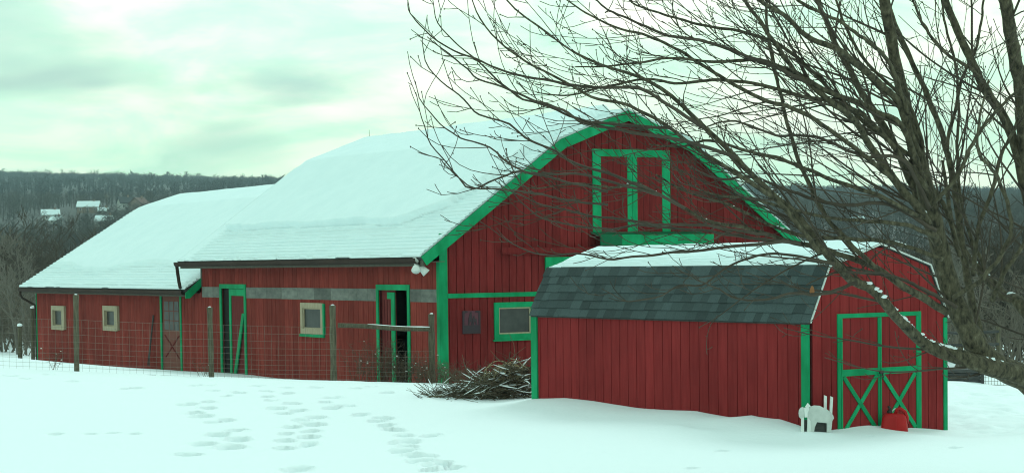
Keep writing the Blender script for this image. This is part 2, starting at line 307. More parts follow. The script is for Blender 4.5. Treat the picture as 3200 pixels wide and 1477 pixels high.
# snow trodden by the animals at the right behind the shed, and along the barnyard fence
tr = sstep(7.2, 7.9, GX-.12*(GY-32))*sstep(30.5, 33, GY)*(1-sstep(46, 50, GY))
GZ += tr*(.10*np.abs(fbm(GX, GY, 31, 3, 1.1))-.13*np.maximum(fbm(GX, GY, 32, 3, 1.4)-.05, 0))
tr2 = sstep(40.5, 42, GY)*(1-sstep(45.5, 47, GY))*(1-sstep(2, 4, GX)); GZ += tr2*(-.05*np.maximum(fbm(GX, GY, 33, 3, 1.3), 0)+.01)
def mat_ground():
    m = bpy.data.materials.new('snow_ground'); m.use_nodes = True; t = m.node_tree; n = t.nodes; l = t.links; p = n['Principled BSDF']
    p.inputs['Roughness'].default_value = .75; p.inputs['Specular IOR Level'].default_value = .25
    g = n.new('ShaderNodeNewGeometry'); sx = n.new('ShaderNodeSeparateXYZ'); l.new(g.outputs['Position'], sx.inputs[0])
    nz = n.new('ShaderNodeTexNoise'); nz.inputs['Scale'].default_value = .09; nz.inputs['Detail'].default_value = 5; l.new(g.outputs['Position'], nz.inputs['Vector'])
    # beyond the yard the wood's floor: leaf litter showing through thin snow
    mr = n.new('ShaderNodeMapRange'); mr.inputs[1].default_value = 96; mr.inputs[2].default_value = 118; l.new(sx.outputs[1], mr.inputs[0])
    rp = n.new('ShaderNodeValToRGB'); e = rp.color_ramp.elements; e[0].position = .35; e[0].color = (.030, .030, .029, 1); e[1].position = .72; e[1].color = (.085, .082, .078, 1)
    l.new(nz.outputs[0], rp.inputs[0])
    mx = n.new('ShaderNodeMix'); mx.data_type = 'RGBA'; mx.inputs[6].default_value = (.82, .87, .91, 1); l.new(mr.outputs[0], mx.inputs[0]); l.new(rp.outputs[0], mx.inputs[7]); l.new(mx.outputs[2], p.inputs['Base Color'])
    b1 = n.new('ShaderNodeTexNoise'); b1.inputs['Scale'].default_value = 9; b1.inputs['Detail'].default_value = 6; l.new(g.outputs['Position'], b1.inputs['Vector'])
    b = n.new('ShaderNodeBump'); b.inputs['Strength'].default_value = .22; b.inputs['Distance'].default_value = .04; l.new(b1.outputs[0], b.inputs['Height']); l.new(b.outputs[0], p.inputs['Normal'])
    return m
M['ground'] = mat_ground()
tag(link('ground', npmesh('ground', np.stack([GX, GY, GZ], -1).reshape(-1, 3), grid_faces(len(ys), len(xs)), M['ground'])), 'snow covered yard with trails of footprints, running out to the wooded hill', kind='structure')

# ---------------------------------------------------------------- building helpers (local axes: x along gable, y along side)
_cache = {}
def wall_boards(parent, mat, t0, t1, count, z0, ztop, openings, axis, depth, gap=.018):
    """Upright boards; axis 'y': on the plane x=0 facing -x, axis 'x': on the plane y=0 facing -y."""
    w = (t1-t0)/count
    for i in range(count):
        a = t0+i*w+gap/2; b = a+w-gap; cuts = sorted({a, b} | {e for o in openings for e in o[:2] if a < e < b})
        m = MB(); simple = len(cuts) == 2 and not any(o[0] < b and o[1] > a for o in openings); c = (a+b)/2
        for s0, s1 in zip(cuts, cuts[1:]):
            mid = (s0+s1)/2; iv = [(z0, None)]
            for o in sorted(openings, key=lambda o: o[2]):
                if o[0] <= mid <= o[1]:
                    nv = []
                    for lo, hi in iv:
                        if hi is not None: nv.append((lo, hi)); continue
                        if o[2] > lo+.01: nv.append((lo, o[2]))
                        nv.append((o[3], None))
                    iv = nv
            for lo, hi in iv:
                za, zb = (ztop(s0), ztop(s1)) if hi is None else (hi, hi)
                if max(za, zb) <= lo+.02: continue
                u0, u1 = s0-c, s1-c
                if axis == 'y': m.hexa([(-depth, u0, lo), (0, u0, lo), (0, u1, lo), (-depth, u1, lo), (-depth, u0, za), (0, u0, za), (0, u1, zb), (-depth, u1, zb)])
                else: m.hexa([(u0, -depth, lo), (u1, -depth, lo), (u1, 0, lo), (u0, 0, lo), (u0, -depth, za), (u1, -depth, zb), (u1, 0, zb), (u0, 0, za)])
        if not m.v: continue
        key = (mat.name, axis, round(b-a, 4), z0, round(ztop(a), 4), round(ztop(b), 4)) if simple else None
        if key in _cache: me = _cache[key]
        else:
            me = m.mesh('board', mat)
            if key: _cache[key] = me
        link('board', me, parent, (0, c, 0) if axis == 'y' else (c, 0, 0))
def backing(name, parent, t0, t1, z0, ztop, openings, axis, d0, d1, mat, kinks=()):
    cuts = sorted({t0, t1, *kinks} | {e for o in openings for e in o[:2]}); m = MB()
    for s0, s1 in zip(cuts, cuts[1:]):
        mid = (s0+s1)/2; iv = [(z0, None)]
        for o in sorted(openings, key=lambda o: o[2]):
            if o[0] <= mid <= o[1]:
                lo = iv.pop()[0]
                if o[2] > lo+.01: iv.append((lo, o[2]))
                iv.append((o[3], None))
        for lo, hi in iv:
            za, zb = (ztop(s0), ztop(s1)) if hi is None else (hi, hi)
            if axis == 'y': m.hexa([(d0, s0, lo), (d1, s0, lo), (d1, s1, lo), (d0, s1, lo), (d0, s0, za), (d1, s0, za), (d1, s1, zb), (d0, s1, zb)])
            else: m.hexa([(s0, d0, lo), (s1, d0, lo), (s1, d1, lo), (s0, d1, lo), (s0, d0, za), (s1, d0, zb), (s1, d1, zb), (s0, d1, za)])
    return m.build(name, mat, parent)
def poly_at(prof, x):
    for (x0, z0), (x1, z1) in zip(prof, prof[1:]):
        if x0 <= x <= x1: return z0+(z1-z0)*(x-x0)/(x1-x0)
    return prof[0][1] if x < prof[0][0] else prof[-1][1]
def slab(prof, y0, y1, th, name, mat, parent):          # a roof of straight slopes with thickness
    m = MB(); n = len(prof); low = []
    for i, (x, z) in enumerate(prof):
        a = prof[max(i-1, 0)]; b = prof[min(i+1, n-1)]; d = math.hypot(b[0]-a[0], b[1]-a[1]); low.append((x+(b[1]-a[1])/d*th, z-(b[0]-a[0])/d*th))
    for i in range(n-1):
        a, b, c, d = low[i], low[i+1], prof[i], prof[i+1]
        m.hexa([(a[0], y0, a[1]), (b[0], y0, b[1]), (b[0], y1, b[1]), (a[0], y1, a[1]), (c[0], y0, c[1]), (d[0], y0, d[1]), (d[0], y1, d[1]), (c[0], y1, c[1])])
    return m.build(name, mat, parent)
def bar(m, a, b, w, y0, y1):                            # straight board in the gable plane, from a to b, width w below the line
    d = Vector((b[0]-a[0], b[1]-a[1])).normalized(); nx, nz = d.y*w, -d.x*w
    m.hexa([(a[0]+nx, y0, a[1]+nz), (b[0]+nx, y0, b[1]+nz), (b[0]+nx, y1, b[1]+nz), (a[0]+nx, y1, a[1]+nz), (a[0], y0, a[1]), (b[0], y0, b[1]), (b[0], y1, b[1]), (a[0], y1, a[1])])
def rake_chain(prof, w, y0, y1):                        # mitred rake boards, one per slope
    n = len(prof); low = []
    for i, (x, z) in enumerate(prof):
        ns = []
        for a, b in ((i-1, i), (i, i+1)):
            if 0 <= a and b < n: d = math.hypot(prof[b][0]-prof[a][0], prof[b][1]-prof[a][1]); ns.append(((prof[b][1]-prof[a][1])/d, -(prof[b][0]-prof[a][0])/d))
        if len(ns) == 2:
            k = 1+ns[0][0]*ns[1][0]+ns[0][1]*ns[1][1]; v = ((ns[0][0]+ns[1][0])/k, (ns[0][1]+ns[1][1])/k)
        else: v = ns[0]
        low.append((x+v[0]*w, z+v[1]*w))
    res = []
    for i in range(n-1):
        a, b, c, d = low[i], low[i+1], prof[i], prof[i+1]
        res.append(MB().hexa([(a[0], y0, a[1]), (b[0], y0, b[1]), (b[0], y1, b[1]), (a[0], y1, a[1]), (c[0], y0, c[1]), (d[0], y0, d[1]), (d[0], y1, d[1]), (c[0], y1, c[1])]))
    return res
def snow_cover(name, parent, prof, y0, y1, thick, ns, ny, mat):
    L = [0]
    for a, b in zip(prof, prof[1:]): L.append(L[-1]+math.hypot(b[0]-a[0], b[1]-a[1]))
    s = np.linspace(0, L[-1], ns); px = np.interp(s, L, [p[0] for p in prof]); pz = np.interp(s, L, [p[1] for p in prof])
    tx = np.gradient(px); tz = np.gradient(pz); k = np.ones(9)/9
    tx = np.convolve(np.pad(tx, 4, 'edge'), k, 'valid'); tz = np.convolve(np.pad(tz, 4, 'edge'), k, 'valid'); q = np.hypot(tx, tz); nx, nz = -tz/q, tx/q
    y = np.linspace(y0, y1, ny); SS, YY = np.meshgrid(s, y, indexing='ij'); T = thick(SS, YY, L[-1])
    V = np.stack([px[:, None]+nx[:, None]*T, YY, pz[:, None]+nz[:, None]*T], -1)
    lo = np.stack([px[:, None]-nx[:, None]*.01+0*T, YY, pz[:, None]-nz[:, None]*.01+0*T], -1)
    n = ns*ny; f = [grid_faces(ns, ny)]; idx = np.arange(n).reshape(ns, ny)
    for e, flip in ((idx[0], 0), (idx[-1], 1), (idx[:, 0], 1), (idx[:, -1], 0)):
        a, b = e[:-1], e[1:]; w = np.stack([a, b, b+n, a+n], 1); f.append(w[:, ::-1] if not flip else w)
    f[0] = f[0][:, ::-1]
    return link(name, npmesh(name, np.r_[V.reshape(-1, 3), lo.reshape(-1, 3)], np.concatenate(f), mat), parent)
def frame_boxes(axis, t0, t1, z0, z1, w, d0, d1, bottom=True, wt=None):
    m = MB(); wt = wt or w
    def bx(a, b, c, d):
        if axis == 'y': m.box(d0, d1, a, b, c, d)
        else: m.box(a, b, d0, d1, c, d)
    bx(t0, t0+w, z0, z1-wt); bx(t1-w, t1, z0, z1-wt); bx(t0, t1, z1-wt, z1)
    if bottom: bx(t0+w, t1-w, z0, z0+w)
    return m

# ---------------------------------------------------------------- the barn
barn = thing('barn', 'long red barn with green trim, gambrel roof under snow and a lower wing', 'barn', BARN.w(0, 0, 0), BARN.ang)
LB, LW, WB, ZB = 15.94, 33.35, 11.6, -1.5
XP = 5.80
PROF = [(-.72, 3.02), (3.60, 6.12), (XP, 6.95), (2*XP-3.60, 6.12), (2*XP+.72, 3.02)]
wallprof = [(x, z-.13) for x, z in PROF]
d1 = (12.30, 14.38, ZB, 2.27); d2 = (1.57, 3.48, ZB, 2.29); wn1 = (6.78, 8.32, .82, 1.73)
inn = lambda o, k=.12: (o[0]+k, o[1]-k, o[2] if o[2] == ZB else o[2]+k, o[3]-k)
ops = [inn(d1), inn(d2), inn(wn1)]
ztop_side = lambda t: 2.93
sw = backing('side_wall', barn, 0, LB, ZB, ztop_side, ops, 'y', .003, .12, M['backing'])
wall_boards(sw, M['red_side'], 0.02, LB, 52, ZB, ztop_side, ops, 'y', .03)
# galvanised band of sheets across the side wall
yb = [15.85, 14.95, 14.39, None, 12.29, 11.55, 10.75, 9.65, 8.5, 7.4, 6.3, 5.15, 4.65, 4.0, 3.49, None, 1.56, .95, .10]
for a, b in zip(yb, yb[1:]):
    if a is None or b is None: continue
    MB().box(-.046-.004*random.random(), -.031, b+.004, a-.004, 1.835, 2.175).build('metal_sheet', M['tin'], sw)
gap_ops = [(1.60, 2.88, .82, 1.80)]
ztop_g = lambda t: poly_at(wallprof, t)
gops = [inn(gap_ops[0], .1), (3.28, 7.2, ZB, 2.75)]
gw = backing('gable_wall', barn, 0, WB, ZB, ztop_g, gops, 'x', .003, .12, M['backing'], kinks=(3.60, XP, 2*XP-3.60))
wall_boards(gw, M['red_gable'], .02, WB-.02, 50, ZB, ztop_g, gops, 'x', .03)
backing('rear_wall', barn, 0, WB, ZB, ztop_g, [], 'x', LB-.12, LB-.003, M['red_side'], kinks=(3.60, XP, 2*XP-3.60))
backing('far_side_wall', barn, 0, LB, ZB, ztop_side, [], 'y', WB-.12, WB-.003, M['red_side'])
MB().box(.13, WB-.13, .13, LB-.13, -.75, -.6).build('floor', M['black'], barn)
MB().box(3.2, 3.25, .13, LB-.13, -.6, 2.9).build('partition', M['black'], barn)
# roof, snow, rake boards
roof = slab(PROF, -.30, LB+.35, .10, 'roof', M['roof'], barn)
def barn_thick(S, Y, L):
    sb = 1.62+.10*fbm(Y, Y*0, 5, 3, .5)+.05*np.sin(Y*1.3)-.35*sstep(2.5, 0, Y); sb = sb+1.1*sstep(3.2, .4, Y)
    yb_ = .55+.9*(1-sstep(1.6, 4.2, S)); far = (LB+.35-1.05)+.12*fbm(S, S*0, 6, 2, .8)
    dist = np.minimum(np.minimum(S-sb, Y-yb_), far-Y)+.05*fbm(S, Y, 7, 3, 1.2)
    body = sstep(-.01, .07, dist)
    saw = (S/.165) % 1; edge = (1-sstep(LB-.9, LB-.1, Y)); thin = .026+(.050*(1-saw)*sstep(.0, .10, saw)-.034*(saw < .14)*(fbm(S*0+np.floor(S/.165)*3.7, Y, 17, 3, .9) > -.25))*(1-body)*edge+.010*fbm(S, Y, 8, 3, 2.5)
    thin = thin-.06*(np.abs(dist+.022) < .018)*(fbm(S, Y, 18, 2, .7) > -.45)*(S < 4.5)*(Y < far-.2)
    t = thin+body*(.22+.05*fbm(S, Y, 9, 3, .35))
    t = t+.02*np.maximum(0, fbm(S*1.2+Y*.5, Y*.5, 10, 3, 1.))*sstep(5.0, 5.8, S)
    eave = np.where(S < .10+.10*fbm(Y, Y*0, 14, 2, 2.5), np.where(fbm(Y, Y*0, 13, 3, 1.8) > .10, 1., .08), 1.)
    return np.maximum(t*eave*sstep(0, .07, L+.05-S), -.006)
snow_cover('roof_snow', roof, PROF[:3], -.27, LB+.32, barn_thick, 520, 190, M['roofsnow'])
snow_cover('roof_snow', roof, PROF[2:][::1], -.27, LB+.32, lambda S, Y, L: np.maximum(.09+.03*fbm(S, Y, 15, 3, .5)-.07*sstep(L-.4, L, S), .01), 60, 50, M['roofsnow'])
for m in rake_chain(PROF, .265, -.345, -.305): m.build('rake_board', M['green'], barn)
MB().box(-.60, -.02, -.30, LB+.3, 2.885, 2.905).build('soffit', M['soffit'], barn)
MB().box(-.635, -.60, -.28, LB+.3, 2.78, 2.97).build('fascia', M['soffit'], barn)
gut = [(-.80, 2.99), (-.79, 2.90), (-.74, 2.845), (-.637, 2.845), (-.637, 2.99), (-.655, 2.99), (-.655, 2.865), (-.735, 2.865), (-.775, 2.91), (-.782, 2.99)]
MB().prism(gut, lambda p, t: (p[0], t, p[1]), -.10, LB+.48).build('gutter', M['brown'], barn)
ds = MB(); ds.tube([(-.715, LB+.40, 2.86), (-.70, LB+.40, 2.72), (-.66, LB+.38, 2.35), (-.62, LB+.36, 2.12)], .06, 8); ds.build('downspout', M['brown'], barn)
MB().tube([(XP, 15.0, 6.95), (XP, 15.0, 7.05)], .02, 6).tube([(XP, 15.0, 7.0), (XP, 15.0, 7.42)], [.010, .005], 6).build('lightning_rod', M['brown'], barn)
# trim
MB().box(-.036, .20, -.050, -.031, ZB, 3.62).box(-.056, -.031, -.050, .09, ZB, 2.88).build('corner_board', M['green'], barn)
MB().box(.205, 3.27, -.055, -.031, 1.94, 2.06).build('trim_board', M['green'], barn)
MB().box(-.05, .04, LB-.09, LB+.01, 2.2, 2.88).build('corner_board', M['soffit'], barn)
# side door with diagonal brace, standing half open
def side_door(dd, slider):
    frame_boxes('y', dd[0], dd[1], ZB, dd[3], .13, -.058, -.026, False, .15).build('door_frame', M['green'], barn)
f1 = frame_boxes('y', d1[0], d1[1], ZB, d1[3], .15, -.062, -.026, False, .14).build('door_frame', M['green'], barn)
a0, a1 = 12.46, 13.72
dr = MB().box(.02, .05, a0, a1, ZB, 2.12).build('door', M['door_red'], barn)
MB().box(-.012, .019, a1-.14, a1, ZB, 2.12).box(-.012, .019, a0, a1-.141, 1.90, 2.12).build('door_trim', M['green'], dr)
q = MB(); y_a, z_a, y_b, z_b = 12.50, 1.35, 13.50, -.95
q.hexa([(-.05, y_b, z_b), (-.015, y_b, z_b), (-.015, y_b-.20, z_b), (-.05, y_b-.20, z_b), (-.05, y_a+.14, z_a), (-.015, y_a+.14, z_a), (-.015, y_a-.04, z_a), (-.05, y_a-.04, z_a)]).build('brace', M['green'], dr)
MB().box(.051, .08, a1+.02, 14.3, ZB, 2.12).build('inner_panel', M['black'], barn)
frame_boxes('y', d2[0], d2[1], ZB, d2[3], .13, -.062, -.026, False, .15).build('door_frame', M['green'], barn)
e0, e1 = 2.55, 3.34
dr = MB().box(.05, .08, e0, e1, ZB, 2.14).build('door', M['door_red'], barn)
MB().box(.015, .049, e0, e0+.20, ZB, 2.08).box(.015, .049, e0+.201, e0+.42, 1.90, 2.08).build('door_trim', M['green'], dr)
for k in range(3): MB().box(.04, .049, e0+.30+k*.16, e0+.312+k*.16, ZB, 1.88).build('groove_strip', M['backing'], dr)
# windows
def window(axis, t0, t1, z0, z1, w, outer, mat, name='window', inner=None, d=.075):
    fr = frame_boxes(axis, t0, t1, z0, z1, w, -d, -.031).build(name, mat, barn)
    it = inner or mat
    frame_boxes(axis, t0+w, t1-w, z0+w, z1-w, .035, -.045, .02).build('sash', it, fr)
    g = MB(); a, b, c, e = t0+w+.036, t1-w-.036, z0+w+.036, z1-w-.036
    (g.box(-.012, -.004, a, b, c, e) if axis == 'y' else g.box(a, b, -.012, -.004, c, e)).build('pane', M['glass'], fr)
    return fr
f = window('y', 6.80, 8.30, .83, 1.74, .15, 0, M['tan'])
MB().box(-.085, -.031, 6.74, 8.36, .74, .826).box(-.085, -.031, 6.70, 6.795, .83, 1.72).build('sill', M['green'], f)
f = window('x', 1.60, 2.88, .82, 1.80, .14, 0, M['green'], inner=M['tan'])
MB().box(1.56, 2.92, -.095, -.031, .775, .818).build('sill', M['green'], f)
# loft door and its shelf
lf = frame_boxes('x', 4.78, 7.38, 3.62, 5.90, .27, -.065, -.031, False, .20).build('loft_door', M['green'], barn)
MB().box(5.93, 6.09, -.062, -.031, 3.62, 5.70).box(6.105, 6.26, -.062, -.031, 3.62, 5.70).build('stile', M['green'], lf)
for a, b in ((5.05, 5.93), (6.26, 7.11)):
    pn = MB().box(a, b, -.045, -.031, 3.62, 5.70).build('panel', M['red_gable'], lf)
    for k in range(1, 4): MB().box(a+(b-a)*k/4-.006, a+(b-a)*k/4+.006, -.047, -.0455, 3.64, 5.68).build('groove', M['backing'], pn)
shf = MB().hexa([(4.72, -.55, 3.50), (8.42, -.55, 3.50), (8.42, -.031, 3.60), (4.72, -.031, 3.60), (4.72, -.55, 3.545), (8.42, -.55, 3.545), (8.42, -.031, 3.655), (4.72, -.031, 3.655)]).build('shelf', M['green_dark'], barn)
MB().box(5.36, 8.48, -.60, -.551, 3.28, 3.57).build('front_board', M['green'], shf)
MB().box(4.66, 5.358, -.60, -.551, 3.28, 3.57).build('front_board', M['green_dark'], shf)
MB().box(4.7, 8.44, -.54, -.031, 3.26, 3.29).build('underside', M['backing'], shf)
# sliding door behind the shed and its track
MB().box(1.85, 9.4, -.14, -.031, 3.06, 3.18).box(1.80, 9.45, -.17, -.142, 3.10, 3.24).build('door_track', M['red_gable'], barn)
sdoor = frame_boxes('x', 3.20, 7.3, ZB, 2.98, .26, -.11, -.06, False, .22).build('sliding_door', M['green'], barn)
for k in range(12): MB().box(3.46+k*.298, 3.46+k*.298+.288, -.085, -.062, ZB, 2.76).build('board', M['red_gable'], sdoor)
# the lower wing
WP = [(-.62, 2.10), (4.40, 5.22), (6.20, 5.79), (8.0, 5.22), (13.0, 2.10)]
wo = []
for px0, px1, py0, py1 in ((168.7, 205, 954, 1028), (330, 371, 954, 1031)):
    wo.append((BARN.side(px1, 990)[0], BARN.side(px0, 990)[0], BARN.side(px0, py1)[1], BARN.side(px0, py0)[1]))
wd = (BARN.side(571, 1000)[0], BARN.side(504.5, 1000)[0], ZB-.2, BARN.side(530, 914)[1])
wops = [inn(w, .10) for w in wo]+[inn((wd[0], wd[1], ZB, wd[3]), .10)]
zt = lambda t: 2.0
ww = backing('wing_wall', barn, LB+.002, LW, ZB, zt, wops, 'y', .003, .12, M['backing'])
wall_boards(ww, M['red_side'], LB+.01, LW, 58, ZB, zt, wops, 'y', .028)
wz = lambda t: poly_at([(x, z-.12) for x, z in WP], t)
backing('wing_end_wall', barn, 0, 12.38, ZB, wz, [], 'x', LW-.12, LW, M['red_side'], kinks=(4.4, 6.2, 8.0))
backing('wing_far_wall', barn, LB, LW-.13, ZB, zt, [], 'y', 12.26, 12.38, M['red_side'])
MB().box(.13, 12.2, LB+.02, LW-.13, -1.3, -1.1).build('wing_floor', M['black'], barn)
wr = slab(WP, LB+.004, LW+.38, .10, 'wing_roof', M['roof'], barn)
def wing_thick(S, Y, L):
    sb = 1.35+.22*fbm(Y, Y*0, 25, 3, .35)+.2*np.sin(Y*.6+1); dist = np.minimum(S-sb, (LW+.38-.5)-Y)+.07*fbm(S, Y, 27, 3, 1.)
    body = sstep(-.03, .16, dist); saw = (S/.17) % 1
    t = .028+(.045*(1-saw)*sstep(0, .10, saw)-.036*(saw < .14)*(fbm(S*0+np.floor(S/.17)*3.7, Y, 19, 3, .9) > -.25))*(1-body)+.010*fbm(S, Y, 28, 3, 2.)+body*(.12+.02*fbm(S, Y, 29, 3, .4))
    bare = sstep(LB+1.5, LB+.2, Y)*sstep(1.6, .4, S); t = t*(1-bare*.75*(fbm(S, Y, 30, 2, 4.) > -.2))
    return np.maximum(t*sstep(0, .09, L+.04-S), -.006)
snow_cover('roof_snow', wr, WP[:3], LB+.012, LW+.35, wing_thick, 440, 150, M['roofsnow'])
snow_cover('roof_snow', wr, WP[2:], LB+.012, LW+.35, lambda S, Y, L: .08+.02*fbm(S, Y, 35, 3, .5), 40, 40, M['roofsnow'])
wgut = [(x+.10, z-.93) for x, z in gut]
MB().prism(wgut, lambda p, t: (p[0], t, p[1]), LB+.14, LW+.30).build('gutter', M['brown'], barn)
MB().box(-.51, -.02, LB+.15, LW+.3, 1.955, 1.975).box(-.535, -.51, LB+.02, LW+.3, 1.86, 2.05).build('soffit', M['soffit'], barn)
bm_ = MB(); bm_.prism([(-.60, 1.98), (-.60, 1.80), (-.45, 1.80), (-.03, 2.18), (-.03, 2.47)], lambda p, t: (p[0], t, p[1]), LB-.03, LB+.003); bm_.build('rake_board', M['green'], barn)
MB().tube([(-.60, LW+.26, 1.94), (-.60, LW+.27, 1.80), (-.54, LW+.24, 1.66), (-.20, LW+.10, 1.44), (-.06, LW+.05, 1.36), (-.05, LW+.05, -1.0)], .048, 8).build('downspout', M['brown'], barn)
MB().box(-.05, .05, LW-.07, LW+.02, ZB, 1.95).build('corner_board', M['green'], barn)
for w in wo:
    fr = window('y', w[0], w[1], w[2], w[3], .17, 0, M['tan'], d=.12)
    MB().box(-.125, -.031, w[0]-.16, w[0]-.02, w[2]+.02, w[3]).build('shutter', M['tan'], fr)
frame_boxes('y', wd[0], wd[1], ZB, wd[3], .14, -.055, -.026, False, .11).build('door_frame', M['green'], barn)
y0, y1 = wd[0]+.14, wd[1]-.14
dr = MB().box(-.005, .04, y0, y1, ZB, wd[3]-.11).build('door', M['door_faded'], barn)
zz0, zz1 = wd[3]-1.28, wd[3]-.30
MB().box(-.016, -.006, y0+.18, y1-.18, zz0, zz1).build('pane', M['glass'], dr)
mu = MB()
for k in range(1, 3): yy = y0+.18+(y1-y0-.36)*k/3; mu.box(-.024, -.017, yy-.018, yy+.018, zz0, zz1)
for k in range(1, 3): z = zz0+(zz1-zz0)*k/3; mu.box(-.029, -.0245, y0+.18, y1-.18, z-.015, z+.015)
mu.build('muntins', M['door_faded'], dr)
for s in (0, 1):
    ya, yb2 = (y0+.2, y1-.2) if s else (y1-.2, y0+.2); zb, ze = zz0-.95, zz0-.18; o = .05; xo = .006*s
    MB().hexa([(-.024-xo, ya-o, zb), (-.006-xo, ya-o, zb), (-.006-xo, ya+o, zb), (-.024-xo, ya+o, zb), (-.024-xo, yb2-o, ze), (-.006-xo, yb2-o, ze), (-.006-xo, yb2+o, ze), (-.024-xo, yb2+o, ze)]).build('cross_brace', M['door_red'], dr)

# twin floodlight at the barn corner
p = BARN.w(-.66, .10, 2.80)
fl = thing('floodlight', 'white twin floodlight with two splayed heads under the barn gutter corner', 'floodlight', p, BARN.ang)
def cone(m, a, b, r0, r1, k=12): m.tube([a, tuple(np.array(a)*.45+np.array(b)*.55), b], [r0, (r0*.35+r1*.65), r1], k)
MB().ball((0, -.06, .12), .10, 12, 8, 0, (1, 1, 1.1)).build('sensor_housing', M['white'], fl, True)
for e in ((-.13, -.24, -.13), (.20, -.22, -.20)):
    m = MB(); cone(m, (0, -.08, .05), e, .035, .115); m.build('lamp_head', M['white'], fl, True)
MB().ball((.02, -.17, .08), .028, 8, 6).build('lens', M['blackplastic'], fl, True)
MB().box(-.05, .05, -.03, .05, .05, .22).build('bracket', M['white'], fl)

# plaque on the gable
c = BARN.gab(1470, 1006); p = BARN.w(c[0], -.035, c[1])
pl = thing('wall_plaque', 'small dark square plaque with animal silhouettes on the red gable', 'plaque', p, BARN.ang)
MB().box(-.27, .27, -.02, 0, -.30, .30).build('panel', M['plaque'], pl)
MB().box(-.27, .27, -.03, -.0205, -.30, -.075).build('dark_base', M['plaque_dark'], pl)
def sil(name, poly, sx=1): MB().prism(poly, lambda q, t: (q[0], t, q[1]), -.032, -.021).build(name, M['plaque_dark'], pl)
sil('corner', [(-.27, .30), (-.27, -.07), (-.22, -.07), (-.21, .24), (-.12, .26), (-.12, .30)]); sil('corner', [(.27, .30), (.12, .30), (.12, .26), (.21, .24), (.22, -.07), (.27, -.07)])
sil('animal', [(-.10, -.07), (-.09, .10), (-.04, .26), (.0, .28), (.01, .16), (.03, .08), (.02, -.07), (-.01, -.07), (-.02, .02), (-.06, .01), (-.07, -.07)])
sil('animal', [(.03, .06), (.06, .16), (.09, .17), (.10, .10), (.15, .08), (.16, -.07), (.13, -.07), (.12, .01), (.08, .01), (.07, -.07), (.04, -.07)])

# ---------------------------------------------------------------- the shed
shed = thing('shed', 'small red gambrel garden shed with green corner boards and crossbuck doors', 'shed', SHED.w(0, 0, 0), SHED.ang)
SW, SL, ZS = 3.07, 7.67, -.25
SP = [(-.07, 1.93), (.36, 2.83), (SW/2, 3.19), (SW-.36, 2.83), (SW+.07, 1.93)]
sprof = [(x, z-.05) for x, z in SP]
s1 = backing('side_wall', shed, 0, SL, ZS, lambda t: 1.93, [], 'y', .003, .08, M['backing'])
wall_boards(s1, M['red_shed'], .02, SL, 31, ZS, lambda t: 1.925, [], 'y', .022, .014)
dop = (.62, 2.42, ZS, 1.97)
g1 = backing('gable_wall', shed, 0, SW, ZS, lambda t: poly_at(sprof, t), [dop], 'x', .003, .08, M['backing'], kinks=(.36, SW/2, SW-.36))
wall_boards(g1, M['red_shed'], .02, SW, 15, ZS, lambda t: poly_at(sprof, t), [dop], 'x', .022, .014)
backing('rear_wall', shed, 0, SW, ZS, lambda t: poly_at(sprof, t), [], 'x', SL-.08, SL, M['red_shed'], kinks=(.36, SW/2, SW-.36))
backing('far_side_wall', shed, 0.09, SL-.09, ZS, lambda t: 1.9, [], 'y', SW-.08, SW, M['red_shed'])
sroof = slab(SP, -.05, SL+.05, .045, 'roof', M['roof'], shed)
# shingle tabs on the steep lower slope
dx, dz = SP[1][0]-SP[0][0], SP[1][1]-SP[0][1]; Ls = math.hypot(dx, dz); ux, uz = dx/Ls, dz/Ls; nx_, nz_ = -uz, ux
NC = 6; ch = Ls/NC; tabm = {}
for r in range(NC):
    y = -.055-(r % 2)*.11
    while y < SL+.05:
        w = random.choice((.17, .20, .24, .28, .31)); lap = random.choice((0, 0, .010)); a, b = max(y, -.055)+.002, min(y+w, SL+.055)-.002
        if b-a > .04:
            key = (round(b-a, 3), lap)
            if key not in tabm:
                t = .013; h = b-a; lo, hi = -.012-lap, ch+.02
                P8 = [(s*ux+n*nx_, yy, s*uz+n*nz_) for n, tt in ((.002, 0), (.010+t+lap*.4, 1)) for s, yy in ((lo, 0), (lo, h), (hi, h), (hi, 0))]
                P8[6] = (hi*ux+.004*nx_, h, hi*uz+.004*nz_); P8[7] = (hi*ux+.004*nx_, 0, hi*uz+.004*nz_)
                tabm[key] = MB().hexa(P8).mesh('shingle', M['shingle'])
            link('shingle', tabm[key], sroof, (SP[0][0]+ux*r*ch, a, SP[0][1]+uz*r*ch))
        y += w
def shed_thick(S, Y, L):
    b = sstep(.30, .62, S+.24*fbm(Y, S, 41, 4, 1.1)); saw = (S/.115) % 1; T = (.012+.020*(1-saw)-.034*(saw < .30)*(fbm(np.floor(S/.115)*5.3, Y, 45, 3, 1.6) > -.35))*(1-b)+b*(.062+.022*fbm(S, Y, 42, 3, 1.1))+.006*fbm(S, Y, 43, 3, 5.)
    return np.maximum(T*sstep(-.02, .12, Y)*sstep(SL+.04, SL-.1, Y), -.006)
snow_cover('roof_snow', sroof, SP[1:3], -.03, SL+.045, shed_thick, 130, 260, M['roofsnow'])
snow_cover('roof_snow', sroof, SP[2:4], -.045, SL+.045, lambda S, Y, L: (.04+.015*fbm(S, Y, 44, 3, 1.)+0*S)*sstep(-.03, .15, Y), 20, 60, M['roofsnow'])
for m in rake_chain(SP, .026, -.070, -.052): m.build('drip_edge', M['offwhite'], shed)
MB().box(-.050, -.023, .001, .175, ZS, 1.925).build('corner_board', M['green'], shed)
MB().box(-.055, -.023, SL-.17, SL+.02, ZS, 1.925).build('corner_board', M['green'], shed)
MB().box(SW-.045, SW+.04, -.045, -.023, ZS, 1.93).build('corner_board', M['green'], shed)
MB().box(-.062, -.02, 0, SL, 1.895, 1.925).build('fascia', M['roof'], shed)
